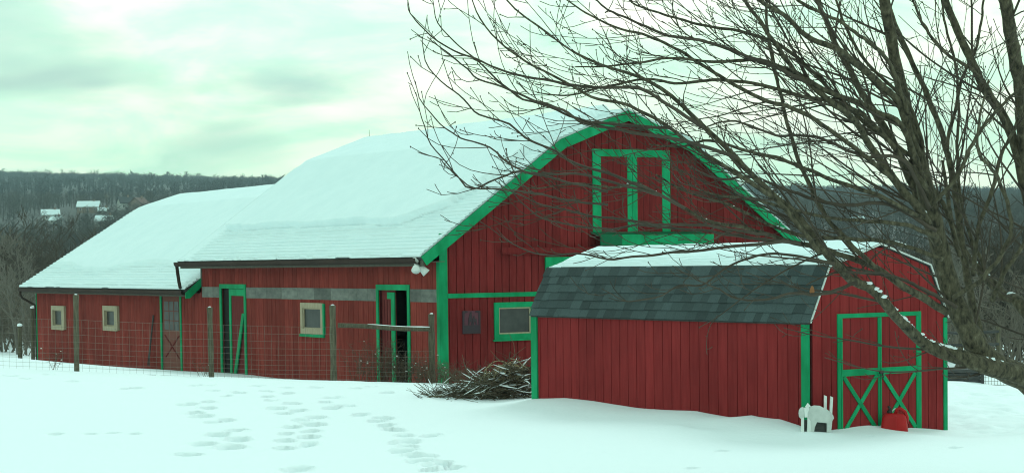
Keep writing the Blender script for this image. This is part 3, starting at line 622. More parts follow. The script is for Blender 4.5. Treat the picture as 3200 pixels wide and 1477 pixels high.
dj = 1.515
frame_boxes('x', .555, 2.485, ZS, 2.05, .075, -.040, -.0225, False, .07).build('door_frame', M['green'], shed)
for a, b in ((.632, dj-.004), (dj+.004, 2.408)):
    lf = MB().box(a, b, -.030, -.004, ZS+.2, 1.975).build('door', M['red_shed'], shed)
    for k in range(1, 4): MB().box(a+(b-a)*k/4-.005, a+(b-a)*k/4+.005, -.0312, -.0302, ZS+.2, 1.97).build('groove', M['backing'], lf)
    l, r, zm, zb = a, b, 1.09, .10; wdt = .075
    MB().box(l, l+wdt*.4, -.046, -.0315, zb, 1.975).build('stile', M['green'], lf); MB().box(r-wdt*.6, r, -.046, -.0315, zb, 1.975).build('stile', M['green'], lf)
    MB().box(l+wdt*.4, r-wdt*.6, -.045, -.0315, zm-.055, zm+.055).build('rail', M['green'], lf)
    for s in (0, 1):
        A, Bp = ((l+.05, zm-.06), (r-.07, zb+.02)) if s else ((l+.05, zb+.02), (r-.07, zm-.06)); q = MB()
        dd = Vector((Bp[0]-A[0], Bp[1]-A[1])).normalized(); o = .036; yy = -.0445-.005*s
        ax_, az_ = -dd.y*o, dd.x*o
        q.prism([(A[0]+ax_, A[1]+az_), (A[0]-ax_, A[1]-az_), (Bp[0]-ax_, Bp[1]-az_), (Bp[0]+ax_, Bp[1]+az_)], lambda p, t: (p[0], t, p[1]), yy, -.0318).build('cross_brace', M['green'], lf)
MB().box(dj-.03, dj+.05, -.075, -.047, 1.05, 1.10).tube([(dj+.02, -.07, 1.06), (dj+.02, -.09, .99), (dj+.04, -.07, .98)], .012, 6).build('latch', M['blackplastic'], shed)

# ---------------------------------------------------------------- white animal cutout, stakes, gas can
K = .0051/4.684*1.0
base_p = SHED.w(.17, -.42, 0); base_p = at(2550, 1351, base_p[1]); base_p[2] = base_p[2]
sh = thing('lawn_ornament', 'white wooden sheep cutout standing in snow at the shed corner', 'lawn ornament', base_p, .30)
def cut(name, poly, y0, y1, mat=None): return MB().prism([((x-465)*K, (935-y)*K) for x, y in poly][::-1], lambda q, t: (q[0], t, q[1]), y0, y1).build(name, mat or M['white'], sh)
cut('body', [(320, 640), (335, 590), (380, 550), (440, 533), (520, 540), (580, 570), (640, 598), (700, 640), (738, 690), (750, 730), (722, 770), (712, 860), (702, 935), (640, 938), (642, 800), (560, 788), (475, 778), (440, 850), (425, 938), (385, 938), (378, 760), (340, 720)], -.015, .015, M['offwhite'])
cut('head', [(180, 640), (186, 590), (215, 555), (250, 545), (262, 600), (258, 700), (210, 714), (188, 690)], -.03, -.016, M['offwhite'])
cut('collar', [(262, 560), (330, 545), (345, 575), (318, 640), (318, 700), (272, 700), (266, 640)], -.034, -.0165)
cut('ear', [(275, 545), (320, 488), (368, 540), (330, 560)], -.036, -.0345)
for pl_ in ([(236, 560), (268, 560), (268, 935), (228, 935)], [(332, 700), (372, 700), (384, 935), (322, 938)]): cut('leg', pl_, -.012, .012)
for pl_ in ([(505, 790), (548, 790), (540, 938), (512, 938)], [(575, 800), (604, 800), (600, 938), (572, 938)]): cut('far_leg', pl_, .05, .07, M['offwhite'])
MB().box((300-465)*K, (690-465)*K, .035, .075, -.05, (935-745)*K).build('stand', M['timber'], sh)
st = thing('stake', 'pair of white stakes standing behind the sheep cutout', 'stake', at(2583, 1340, base_p[1]+.28), .30)
for x, t, h in ((-.03, .015, .55), (.055, .04, .53)): MB().hexa([(x-.02, 0, -.1), (x+.025, 0, -.1), (x+.025, .02, -.1), (x-.02, .02, -.1), (x-.02+t, 0, h), (x+.025+t, 0, h-.02), (x+.025+t, .02, h-.02), (x-.02+t, .02, h)]).build('stake', M['white'], st)
gp = SHED.w(1.72, -.38, 0); gp = at(2793, 1346, gp[1])
gc = thing('gas_can', 'red plastic gas can with black spout before the shed doors', 'gas can', gp, -.25); gc.scale = (1.08, 1.08, 1.04)
def rbox(m, x0, x1, y0, y1, z0, z1, ta, tb):           # tapered block with rounded plan
    n = 20; rings = []
    for i in range(9):
        t = i/8; k = 1-(ta*t+tb*max(0, (t-.72)/.28)**2); e = .02 if i in (0, 8) else 0
        ring = []
        for j in range(n):
            q = 2*math.pi*j/n; cx_ = abs(math.cos(q))**.42*math.copysign(1, math.cos(q)); sy_ = abs(math.sin(q))**.42*math.copysign(1, math.sin(q))
            ring.append(((x0+x1)/2+((x1-x0)/2*k-e)*cx_, (y0+y1)/2+((y1-y0)/2*k-e)*sy_, z0+(z1-z0)*t))
        rings.append(ring)
    b = len(m.v)
    for r in rings: m.v += r
    for i in range(8):
        for j in range(n): m.f.append((b+i*n+j, b+i*n+(j+1) % n, b+(i+1)*n+(j+1) % n, b+(i+1)*n+j))
    m.f += [tuple(range(b+n-1, b-1, -1)), tuple(range(b+8*n, b+9*n))]; return m
rbox(MB(), -.20, .22, -.12, .12, -.04, .285, .16, .16).build('body', M['redplastic'], gc, True)
MB().tube([(.02, 0, .27), (.05, 0, .345), (.10, 0, .36), (.17, 0, .31), (.20, 0, .22), (.19, 0, .12)], [.028, .026, .026, .026, .028, .03], 10).build('handle', M['redplastic'], gc, True)
sp_ = MB().tube([(-.06, 0, .27), (-.06, 0, .33)], [.042, .04], 12).build('cap', M['blackplastic'], gc, True)
MB().tube([(-.06, 0, .32), (-.055, 0, .36), (-.085, 0, .395)], [.026, .022, .016], 10).build('spout', M['blackplastic'], sp_, True)
MB().tube([(-.03, 0, .31), (.01, 0, .35), (.03, 0, .36)], .009, 6).build('vent_lever', M['offwhite'], gc)
MB().hexa([(.03, -.128, .02), (.05, -.128, .02), (.05, -.118, .02), (.03, -.118, .02), (.03, -.115, .25), (.05, -.115, .25), (.05, -.105, .25), (.03, -.105, .25)]).build('moulded_rib', M['redplastic'], gc)

# ---------------------------------------------------------------- barnyard fence
fence = thing('fence', 'weathered post and wire fence with one snowy rail before the barn', 'fence')
FD = 46.
def post(px, py0, py1, wpx, lean, parent=None):
    a = at(px+lean, py0, FD); b = at(px, py1, FD); r = wpx/2/FPX*FD; p = MB(); k = 10; n = 7; ring = []
    pts_ = [b+(a-b)*t for t in np.linspace(-.18, 1, n)]; rad = [r*(1+.10*math.sin(i*2.1+px)) for i in range(n)]
    p.tube(pts_, rad, k); o = p.build('post', M['post'], parent, True)
    c = MB().ball((a[0], a[1], a[2]+.01), r*.6, 8, 4, .35, (1, 1, .45)).build('snow_cap', M['snow'], o, True); return a, b
PO = [(240, 921, 1162, 17, -3), (661, 960, 1176, 17, -6), (1043, 954, 1184, 20, -4), (1351, 981, 1190, 20, -3)]
ends = [post(*q, fence) for q in PO]
a = at(1056, 1016, FD-.15); b = at(1347, 1029, FD-.15); r = .055
rl = MB().tube([a+(b-a)*t+np.array([0, 0, .012*math.sin(t*7)]) for t in np.linspace(0, 1, 8)], [r*1.05, r, r*.95, r, r*1.03, r, r*.9, r*.85], 8).build('rail', M['post'], fence, True)
MB().tube([a+(b-a)*t+np.array([0, 0, r*.95+.012*math.sin(t*7)]) for t in np.linspace(.32, .985, 9)], [.006, .014, .016, .013, .016, .014, .016, .018, .012], 6).build('snow_cap', M['snow'], rl, True)
wm = MB(); wp = [at(-90, 1150, FD), *[e[1] for e in ends]]
hts = [.02, .12, .22, .33, .45, .58, .73, .90, 1.08, 1.26]
for (p0, p1) in zip(wp, wp[1:]):
    n = max(2, int(np.linalg.norm(p1-p0)/.155)); last = p1 is wp[-1]; off = np.array([0, -.09, 0])
    for h in hts[:7] if last else hts: wm.tube([p0+off+(p1-p0)*t+np.array([0, 0, h-.02*math.sin(t*math.pi)]) for t in np.linspace(0, 1, 7)], .0026, 3)
    for k in range(n):
        c = p0+off+(p1-p0)*(k/n); wm.tube([c+np.array([0, 0, -.05]), c+np.array([0, 0, (hts[6] if last else hts[-1])-.01])], .0023, 3)
tag(wm.build('wire_mesh', M['wire'], fence), kind='stuff')

# old posts at the left edge of the yard, further off
for i, (px, d, h, lab) in enumerate(((62, 70, 1.35, 'thin grey post with snowy cap at the wood edge left of the wing'), (103, 80, 2.2, 'tall dark post beside the wing corner board'))):
    x, y, z = at(px, 1100, d); z = gh(x, y)
    t = thing('fence_post', lab, 'post', (x, y, z), 0, 'lone posts left of the barn')
    MB().tube([(0, 0, -.3), (.01, 0, h*.5), (.02, 0, h)], [.085, .08, .075], 8).build('post', M['post'], t, True)
    MB().ball((.02, 0, h+.03), .10, 8, 5, .2, (1, 1, .7)).build('snow_cap', M['snow'], t, True)
# tool leaning on the wing wall
y_, z_ = BARN.side(487, 1140)
t = thing('garden_fork', 'dark long handled tool leaning on the wing wall beside its door', 'tool', BARN.w(-.25, y_, z_), BARN.ang)
MB().tube([(0, 0, .25), (.10, 0, 1.0), (.2, .0, 1.75)], [.035, .03, .03], 6).build('handle', M['timber'], t)
for k in (-1, 0, 1): MB().tube([(0, k*.07, .27), (-.02, k*.08, .0)], .012, 5).build('tine', M['blackplastic'], t)

# ---------------------------------------------------------------- brush pile and weeds
def stick(m, p, d, L, r, bend, k=4, n=5):
    d = Vector(d).normalized(); p = Vector(p); b = Vector((random.uniform(-1, 1), random.uniform(-1, 1), random.uniform(-.6, .8)))*bend; pts_ = []; rad = []
    for i in range(n): pts_.append(tuple(p)); rad.append(r*(1-.6*i/(n-1))); p = p+d*(L/(n-1)); d = (d+b/(n-1)).normalized()
    m.tube(pts_, rad, k, False); return pts_
c0 = at(1500, 1262, 38.6)
bp = thing('brush_pile', 'heap of cut brush dusted with snow between the barn gable and the shed', 'brush pile', (c0[0], c0[1], c0[2]))
dk, lt, sn, vn = MB(), MB(), MB(), MB()
def heap(x): return max(.05, .26+.44*sstep(-.7, .8, np.float64(x))-.14*sstep(-.6, -1.25, np.float64(x)))
for i in range(1700):
    x = random.uniform(-1.02, 1.05); hmax = heap(x)*1.15; z = random.random()**.8*hmax; y = random.uniform(-.55, .75)*(1-z/hmax*.5)
    d = (random.choice((-1, 1))*random.uniform(.4, 1), random.uniform(-.7, .7), random.gauss(0, .24)); L = random.uniform(.25, .9); q = (x-d[0]*L*.4, y, max(.0, z-.05)-.02)
    m = dk if random.random() < .62 else lt; pp = stick(m, q, d, L, random.uniform(.005, .015), random.choice((.5, 1.0, 1.8)))
    if z > hmax*.45 and random.random() < .22 or (x < -.7 and random.random() < .3): sn.tube([(a, b, c+.010) for a, b, c in pp[1:4]], [.005, .013, .004], 5, False)
for i in range(44):                                        # looping vines on the shed side
    x = random.uniform(.25, .95); r = random.uniform(.12, .32); z = .52+random.uniform(-.12, .2); a0_ = random.uniform(0, 6.28); ax_ = random.uniform(.6, 1.2); tl = random.uniform(-.5, .5)
    vn.tube([(x+r*ax_*math.cos(a0_+t), -.1+tl*r*math.sin(t)+random.uniform(-.05, .3)*0, z+r*.75*math.sin(a0_+t)) for t in np.linspace(0, random.uniform(2.5, 5), 12)], .009, 5, False)
for i in range(5): stick(lt, (random.uniform(-1.0, .9), random.uniform(-.2, .4), .4), (random.uniform(-1, 1), random.uniform(-.3, .3), random.uniform(.3, 1.1)), random.uniform(.5, .9), .010, .7)
tag(dk.build('dark_sticks', M['stick'], bp), kind='stuff'); tag(lt.build('pale_sticks', M['post'], bp), kind='stuff')
tag(vn.build('looped_vines', M['straw'], bp), kind='stuff'); tag(sn.build('snow_dusting', M['snow'], bp), kind='stuff')
def weed(px, py, d, h, n, spread, lab, fl_):
    x, y, _ = at(px, py, d); z = gh(x, y)-.05
    t = thing('dry_weed', lab, 'weed', (x, y, z), 0, 'dry weeds along the barnyard fence'); s = MB(); f = MB()
    for i in range(n):
        an = random.uniform(0, 6.28); p0 = (random.uniform(-.5, .5)*spread, random.uniform(-.3, .3)*spread, 0)
        pp = stick(s, p0, (math.cos(an)*.35, math.sin(an)*.35, 1), h*random.uniform(.45, 1), random.uniform(.004, .008), .5, 4, 6)
        for k in range(2, 6):
            for _ in range(2): stick(s, pp[k], (random.uniform(-1, 1), random.uniform(-1, 1), random.uniform(-.2, .8)), random.uniform(.08, .28), .004, .6, 3, 3)
        if random.random() < fl_*.45: f.ball(pp[-1], random.uniform(.009, .018), 6, 4, .9, (1.4, 1, .6))
    s.build('stems', M['weed'], t)
    if f.v: tag(f.build('seed_heads', M['fluff'], t), kind='stuff')
for a in ((185, 1150, 47, .75, 5, .35, 'small dry weed with pale seed heads before the wing, left of the first post', 1), (640, 1172, 47, .5, 6, .3, 'low dry weed at the foot of the second fence post', .5),
          (1160, 1192, 46.6, 1.15, 40, .9, 'tall dry weeds with pale tufts left of the open barn door', .30), (1225, 1192, 46.4, .95, 60, .9, 'dense dry weeds before the open barn door', .2),
          (1290, 1196, 46.2, .8, 46, .8, 'dry weeds at the right jamb of the open barn door', .3), (1370, 1205, 45.4, .6, 60, 1.1, 'low tangled weeds at the foot of the last fence post', .3),
          (1450, 1215, 44., .55, 50, 1.1, 'low tangled weeds under the barn gable corner board', .3)): weed(*a)

# ---------------------------------------------------------------- right background yard: timbers, posts, wire
t = at(3008, 1200, 47.5)
ts = thing('timber_stack', 'stack of dark timbers at the snow edge right of the shed', 'timber stack', (t[0], t[1], t[2]-.05), .05)
for r in range(5):
    for k in range(2):
        L = random.uniform(.88, 1.0); x = random.uniform(-.04, .04)
        MB().box(-L/2+x-.02, L/2+x, k*.22, k*.22+.20, r*.085, r*.085+.072).build('timber', M['timber'], ts)
yf = thing('wire_fence', 'low wire fence on short dark posts at the snow edge, far right', 'fence'); wmz = MB(); PF = []
for px in (3070, 3182, 3198+25, 3300):
    a = at(px, 1206+(px-3070)*.045, 47.5); PF.append(a); MB().tube([a-np.array([0, 0, .2]), a+np.array([0, 0, .42])], [.05, .045], 8).build('post', M['timber'], yf)
A, Z = PF[0], PF[-1]+np.array([1.2, 0, 0])
for h in (.04, .13, .22, .31, .39): wmz.tube([A+(Z-A)*u+np.array([0, 0, h]) for u in np.linspace(0, 1, 6)], .006, 3)
for k in range(40): c = A+(Z-A)*(k/40); wmz.tube([c, c+np.array([0, 0, .40])], .005, 3)
tag(wmz.build('wire_mesh', M['wire'], yf), kind='stuff')
rf = thing('rail_fence', 'dark rail fence with a round post behind the shed, right side', 'fence'); rr = []
for px in (2905, 3004, 3120): a = at(px, 1195, 52); a[2] = gh(a[0], a[1]); rr.append(a); MB().tube([a-np.array([0, 0, .3]), a+np.array([0, 0, 1.35])], [.065, .055], 8).build('post', M['post'], rf, True)
for h in (.45, .8, 1.15):
    for p0, p1 in zip(rr, rr[1:]): MB().tube([p0+np.array([0, -.06, h+random.uniform(-.05, .05)]), p1+np.array([0, -.06, h+random.uniform(-.05, .05)])], .04, 6).build('rail', M['timber'], rf, True)

# ---------------------------------------------------------------- bare trees
def grow(m, p, d, L, r, lvl, k, up=.12, wander=.25, n=None, rmin=.004, sub=(5, .42), out=None):
    n = n or max(4, int(L/.35)+2); pts_ = [Vector(p)]; rad = [r]; d = Vector(d).normalized()
    for i in range(n-1):
        d = (d+Vector((random.gauss(0, 1), random.gauss(0, 1), random.gauss(0, 1)))*(wander/n*1.6)+Vector((0, 0, up/n*2))).normalized(); pts_.append(pts_[-1]+d*(L/(n-1))); rad.append(max(rmin, r*(1-.82*(i+1)/(n-1))))
    m.tube(pts_, rad, k, False)
    if out is not None: out.append((pts_, rad))
    if lvl > 0:
        c = sub[0]
        for i in range(c):
            t = .22+.74*(i+random.random())/c; j = min(int(t*(n-1)), n-2); q = pts_[j].lerp(pts_[j+1], t*(n-1)-j); dd = (pts_[j+1]-pts_[j]).normalized()
            ax_ = dd.orthogonal().normalized(); ax_.rotate(Matrix.Rotation(random.uniform(0, 6.28), 3, dd)); nd = (dd*math.cos(.75)+ax_*math.sin(random.uniform(.5, .95)))
            grow(m, q, nd, L*(1-.55*t)*random.uniform(.35, .6)*1.05, max(rmin, rad[j]*.55), lvl-1, max(3, k-1), up, wander, None, rmin, sub, out)
def bare_tree(name, lab, x, y, h, mat, lvl=3, r=None, group=None, lean=0., twigr=.010, sub=(6, .4), stems=1):
    t = thing(name, lab, 'tree', (x, y, gh(x, y)-.15), 0, group); tk = MB(); cr_ = MB()
    for s in range(stems):
        bx_ = random.uniform(-.25, .25)*(stems > 1); r0 = r or h*.012; d = Vector((lean+random.uniform(-.12, .12)*stems, random.uniform(-.1, .1), 1)); spn = []
        grow(tk, (bx_, 0, 0), d, h*random.uniform(.85, 1), r0, 0, 7, .1, .2, 9, .012, out=spn)
        for pts_, rad in spn:
            for i in range(2, len(pts_)-1):
                for _ in range(3):
                    ang = random.uniform(0, 6.28); nd = Vector((math.cos(ang), math.sin(ang), random.uniform(.5, 1.3))); grow(cr_, pts_[i].lerp(pts_[i+1], random.random()), nd, h*random.uniform(.22, .42)*(1-.4*i/len(pts_)), max(twigr, rad[i]*.5), lvl-1, 4, .25, .3, None, twigr, sub)
    tk.build('trunk', mat, t, True); cr_.build('crown', mat, t); return t
LT = [(5, 92, 5.6, 'bare tree leaning at the far left edge of the wood'), (38, 98, 6.4, 'second bare tree from the left edge of the wood'), (70, 90, 5.6, 'pale many stemmed bare tree just left of the wing gutter'),
      (108, 102, 6.2, 'bare tree rising behind the wing roof corner'), (-40, 96, 6, 'bare tree past the left picture edge'), (160, 108, 6.2, 'bare tree behind the lower slope of the wing roof')]
for i, (px, d, h, lab) in enumerate(LT):
    q = at(px, 1000, d); bare_tree('bare_tree', lab, q[0], q[1], h, M['woodpale'] if i in (2, 0) else M['woodmid'], 3, None, 'bare trees at the wood edge left of the barn', random.uniform(-.2, .2), .011, (5, .4), 2 if i == 2 else 1)
RTs = [(2800, 58, 3.4, 'pale bare sapling clump behind the shed ridge', 3), (2865, 57, 3.8, 'pale bare sapling behind the right shed roof slope', 3), (2925, 60, 3.6, 'pale leaning sapling right of the shed roof', 2), (2990, 66, 4.6, 'grey bare bush behind the rail fence', 3),
       (3080, 70, 4.8, 'grey bare bush above the timber stack', 3), (3160, 66, 4.4, 'bare bush near the right picture edge', 3), (3250, 72, 5.5, 'bare bush past the right picture edge', 2), (2700, 75, 4.5, 'bare sapling behind the shed roof, left of its peak', 2)]
for i, (px, d, h, lab, st_) in enumerate(RTs):
    q = at(px, 900, d); bare_tree('bare_bush', lab, q[0], q[1], h, M['woodpale'] if i < 3 else M['woodmid'], 3, .035, 'bare bushes behind the shed', random.uniform(-.25, .25), .008, (5, .4), st_)
# woods: reads as one mass, from the barn out to the hill crest
def template(nb, th, seed):
    rs = np.random.default_rng(seed); V = []; Fc = []
    def spike(a, b, r):
        a, b = np.array(a), np.array(b); d = b-a; d = d/np.linalg.norm(d); o = np.cross(d, [.3, .9, .2]); o = o/np.linalg.norm(o); p = np.cross(d, o); n = len(V)
        for k in range(3): V.append(a+(o*math.cos(k*2.094)+p*math.sin(k*2.094))*r)
        V.append(b)
        for k in range(3): Fc.append((n+k, n+(k+1) % 3, n+3))
    spike((0, 0, -.05), (rs.uniform(-.05, .05), 0, .97), th*2.2)
    for i in range(nb):
        z = rs.uniform(.18, .85); an = rs.uniform(0, 6.28); L = rs.uniform(.14, .36)*(1.15-.5*z); a = np.array((rs.normal(0, .10)*(z > .4), rs.normal(0, .10)*(z > .4), z))
        b = a+np.array((math.cos(an)*L*.75, math.sin(an)*L*.75, L*rs.uniform(.35, 1.0))); spike(a, b, th*rs.uniform(.5, 1.1))
    return np.array(V), np.array(Fc)
def scatter(name, lab, spots, tmpl, mat):
    Vs, Fs, o = [], [], 0
    for x, y, z, h, w in spots:
        tv, tf = tmpl[rng.integers(len(tmpl))]; a = rng.uniform(0, 6.28); c, s = math.cos(a), math.sin(a); v = tv*np.array([h*w, h*w, h]); v = np.stack([v[:, 0]*c-v[:, 1]*s+x, v[:, 0]*s+v[:, 1]*c+y, v[:, 2]+z], 1); Vs.append(v); Fs.append(tf+o); o += len(v)
    ob = link(name, npmesh(name, np.concatenate(Vs), np.concatenate(Fs), mat, False)); return tag(ob, lab, 'woods', kind='stuff')
def grown(nb, seed):
    st0 = random.getstate(); random.seed(seed); m = MB()
    for k in range(nb): an = random.uniform(0, 6.28); grow(m, (random.uniform(-.12, .12), random.uniform(-.12, .12), -.03), (math.cos(an)*.45, math.sin(an)*.45, 1), random.uniform(.6, 1.0), .012, 2, 3, .15, .35, 5, .0032, (5, .4))
    random.setstate(st0); V = np.array(m.v); F_ = np.array([f for f in m.f if len(f) == 4]); return V, F_
GT = [grown(4, 900+k) for k in range(5)]
spt = []
for _ in range(120):
    px = random.uniform(2620, 3380); d = random.uniform(58, 112); q = at(px, 900, d); spt.append((q[0], q[1], gh(q[0], q[1])-.1, random.uniform(2.2, 4.2), random.uniform(.8, 1.3)))
for _ in range(70):
    px = random.uniform(-160, 175); d = random.uniform(88, 116); q = at(px, 900, d); spt.append((q[0], q[1], gh(q[0], q[1])-.1, random.uniform(2.2, 4.6), random.uniform(.8, 1.3)))
scatter('thicket', 'tangled grey brown thicket of bare brush at the edge of the yard', spt, GT, M['thicket'])
def on_slope(px, py):
    lo, hi = 440., 2900.; r = ray(px, py)
    for _ in range(40):
        m = (lo+hi)/2; q = CAM+r*(m/r[1])
        if q[2] > gh(q[0], q[1]): lo = m
        else: hi = m
    return lo
HOUSES = [(278, 664), (390, 655), (436, 660), (330, 712), (158, 690), (322, 674), (176, 702), (258, 728), (292, 722), (2675, 708)]
DEP = {(px, py): on_slope(px, py) for px, py in HOUSES}
clear = [(at(px, py, d)[0], d) for (px, py), d in DEP.items()]
print('house depths', {k: round(v) for k, v in DEP.items()})
sp1 = []
N = 5200
yy = 118+(432-118)*rng.random(N)**.8; xx = rng.uniform(-.36, .36, N)*yy
for x, y, z in zip(xx, yy, base_h(xx, yy)):
    u = x/y*FPX+1600
    sp1.append((x, y, z-.3, rng.uniform(5.0, 8.0)*(1+.0009*(y-118))*(.85 if u > 2300 else 1), rng.uniform(.7, 1.15)))
scatter('scrub_woods', 'grey brown bare scrub filling the valley behind the barn', sp1, [template(60, .0095, k) for k in range(7)], M['woodmid'])
sp2 = []
N = 12500
yy = np.r_[432+(1300-432)*rng.random(4800)**.85, 1300+1100*rng.random(3200), rng.uniform(2400, 3040, 4500)]; xx = rng.uniform(-.31, .31, N)*yy
for x, y, z in zip(xx, yy, base_h(xx, yy)):
    if any(abs(x-cx_) < .011*d and -.16*d < y-d < 6 for cx_, d in clear): continue
    sp2.append((x, y, z-.5, rng.uniform(7, 11) if y < 1300 else rng.uniform(7, 11)*(1.5 if rng.random() < .05 else 1), rng.uniform(1.1, 1.8)))
scatter('slope_woods', 'grey bare woods around the houses on the far slope', [q for q in sp2 if q[1] < 1300], [template(40, .012, k+50) for k in range(6)], M['woodslope'])
scatter('hill_woods', 'blue grey bare woods covering the far hill up to its crest', [q for q in sp2 if q[1] >= 1300], [template(24, .03, k+70) for k in range(6)], M['woodfar'])

# ---------------------------------------------------------------- far houses on the slope
def house(px, py, d, L, D_, hw, hr, wall, roof_m, lab, rz, snowy=True):
    d_ = DEP[(px, py)]; x, y, _ = at(px, py, d_); z = gh(x, y); h = thing('house', lab, 'house', (x, y, z), rz, 'houses on the far slope'); h.scale = (d_/d,)*3
    m = MB(); m.box(-L/2, L/2, -D_/2, D_/2, -2, hw); m.prism([(-D_/2, hw), (D_/2, hw), (0, hw+hr)], lambda p, t: (t, p[0], p[1]), -L/2, L/2); m.build('wall', wall, h)
    rm = MB()
    for s in (-1, 1): rm.hexa([(-L/2-.4, s*(D_/2+.5), hw-.15), (L/2+.4, s*(D_/2+.5), hw-.15), (L/2+.4, 0, hw+hr+.12), (-L/2-.4, 0, hw+hr+.12), (-L/2-.4, s*(D_/2+.5), hw+.15), (L/2+.4, s*(D_/2+.5), hw+.15), (L/2+.4, 0, hw+hr+.42), (-L/2-.4, 0, hw+hr+.42)])
    rm.build('roof', M['roofsnow'] if snowy else roof_m, h)
    n = max(2, int(L/3))
    for k in range(n):
        a = -L/2+L*(k+.5)/n; w = MB().box(a-.5, a+.5, -D_/2-.06, -D_/2-.01, .9, 2.1).build('window', M['white'], h); MB().box(a-.4, a+.4, -D_/2-.09, -D_/2-.061, 1.0, 2.0).build('pane', M['glass'], w)
    MB().box(-.5, .4, -D_/2-.05, -D_/2-.012, -.2, .85).build('door', M['houseroof'], h)
    MB().box(L*.22, L*.22+.7, -.35, .35, hw+hr*.6, hw+hr+1.2).build('chimney', M['housetan'], h)
house(278, 664, 900, 9.8, 7, 2.6, 2.4, M['housetan'], None, 'long house with broad snowy roof high on the far slope', .05)
house(390, 655, 860, 5.5, 6, 2.8, 2.6, M['housewhite'], M['houseroof'], 'small house with dark steep roof on the far slope', .5, False)
house(436, 660, 850, 6, 7, 3, 2.6, M['housetan'], M['houseroofbrown'], 'brown roofed house with pale gable beside the wing ridge', 1.1, False)
house(330, 712, 690, 6.2, 5, 2.4, 1.8, M['housewhite'], None, 'low house with bright snowy roof just above the wing roof', -.05)
house(158, 690, 860, 7.5, 6, 2.6, 2.2, M['housewhite'], None, 'pale house half hidden by scrub, leftmost on the slope', .3)
house(322, 674, 820, 4, 4, 2.0, 1.2, M['housewhite'], None, 'tiny pale outbuilding between the long house and the dark roofed house', .2)
house(176, 702, 790, 4, 4, 1.8, 1.3, M['housewhite'], None, 'small pale outbuilding below the half hidden house', -.2)
house(2675, 708, 700, 5, 5, 2.0, 1.4, M['housewhite'], None, 'small pale house seen through the branches right of the barn', .2)
def car(px, py, d, lab, rz):
    d_ = DEP[(px, py)]; x, y, _ = at(px, py, d_); t = thing('parked_car', lab, 'car', (x, y, gh(x, y)+.3), rz, 'cars parked below the houses'); t.scale = (min(d_/d, 1.2),)*3
    MB().prism([(-2.2, .35), (2.2, .35), (2.2, .95), (1.2, 1.05), (.7, 1.6), (-1.3, 1.65), (-1.9, 1.05), (-2.2, .95)], lambda p, u: (p[0], u, p[1]), -.85, .85).build('body', M['carpaint'], t)
    MB().box(-1.4, .7, -.87, -.851, 1.06, 1.5).build('side_window', M['glass'], t)
    for sx_ in (-1.35, 1.35): MB().tube([(sx_, -.9, .35), (sx_, -.7, .35)], .34, 12).build('wheel', M['blackplastic'], t)
    MB().box(-1.5, .8, -.8, .8, 1.64, 1.74).build('snow_cap', M['snow'], t)
car(258, 728, 660, 'pale snow topped car parked left, below the low bright roofed house', .2); car(292, 722, 665, 'pale snow topped car parked right, below the low bright roofed house', -.2)
for px, py0, d, h, lab in ((335, 650, 880, 16, 'thin pale utility pole right of the long snowy roofed house'), (11, 690, 500, 10, 'thin grey utility pole at the far left picture edge')):
    x, y, _ = at(px, py0, d); t = thing('utility_pole', lab, 'pole', (x, y, gh(x, y)), 0, 'utility poles on the far slope')
    MB().tube([(0, 0, -1), (0, 0, h)], [.24, .18], 6).build('pole', M['woodpale'], t); MB().box(-1.1, 1.1, -.08, .08, h-1.2, h-1.0).build('crossarm', M['woodpale'], t)

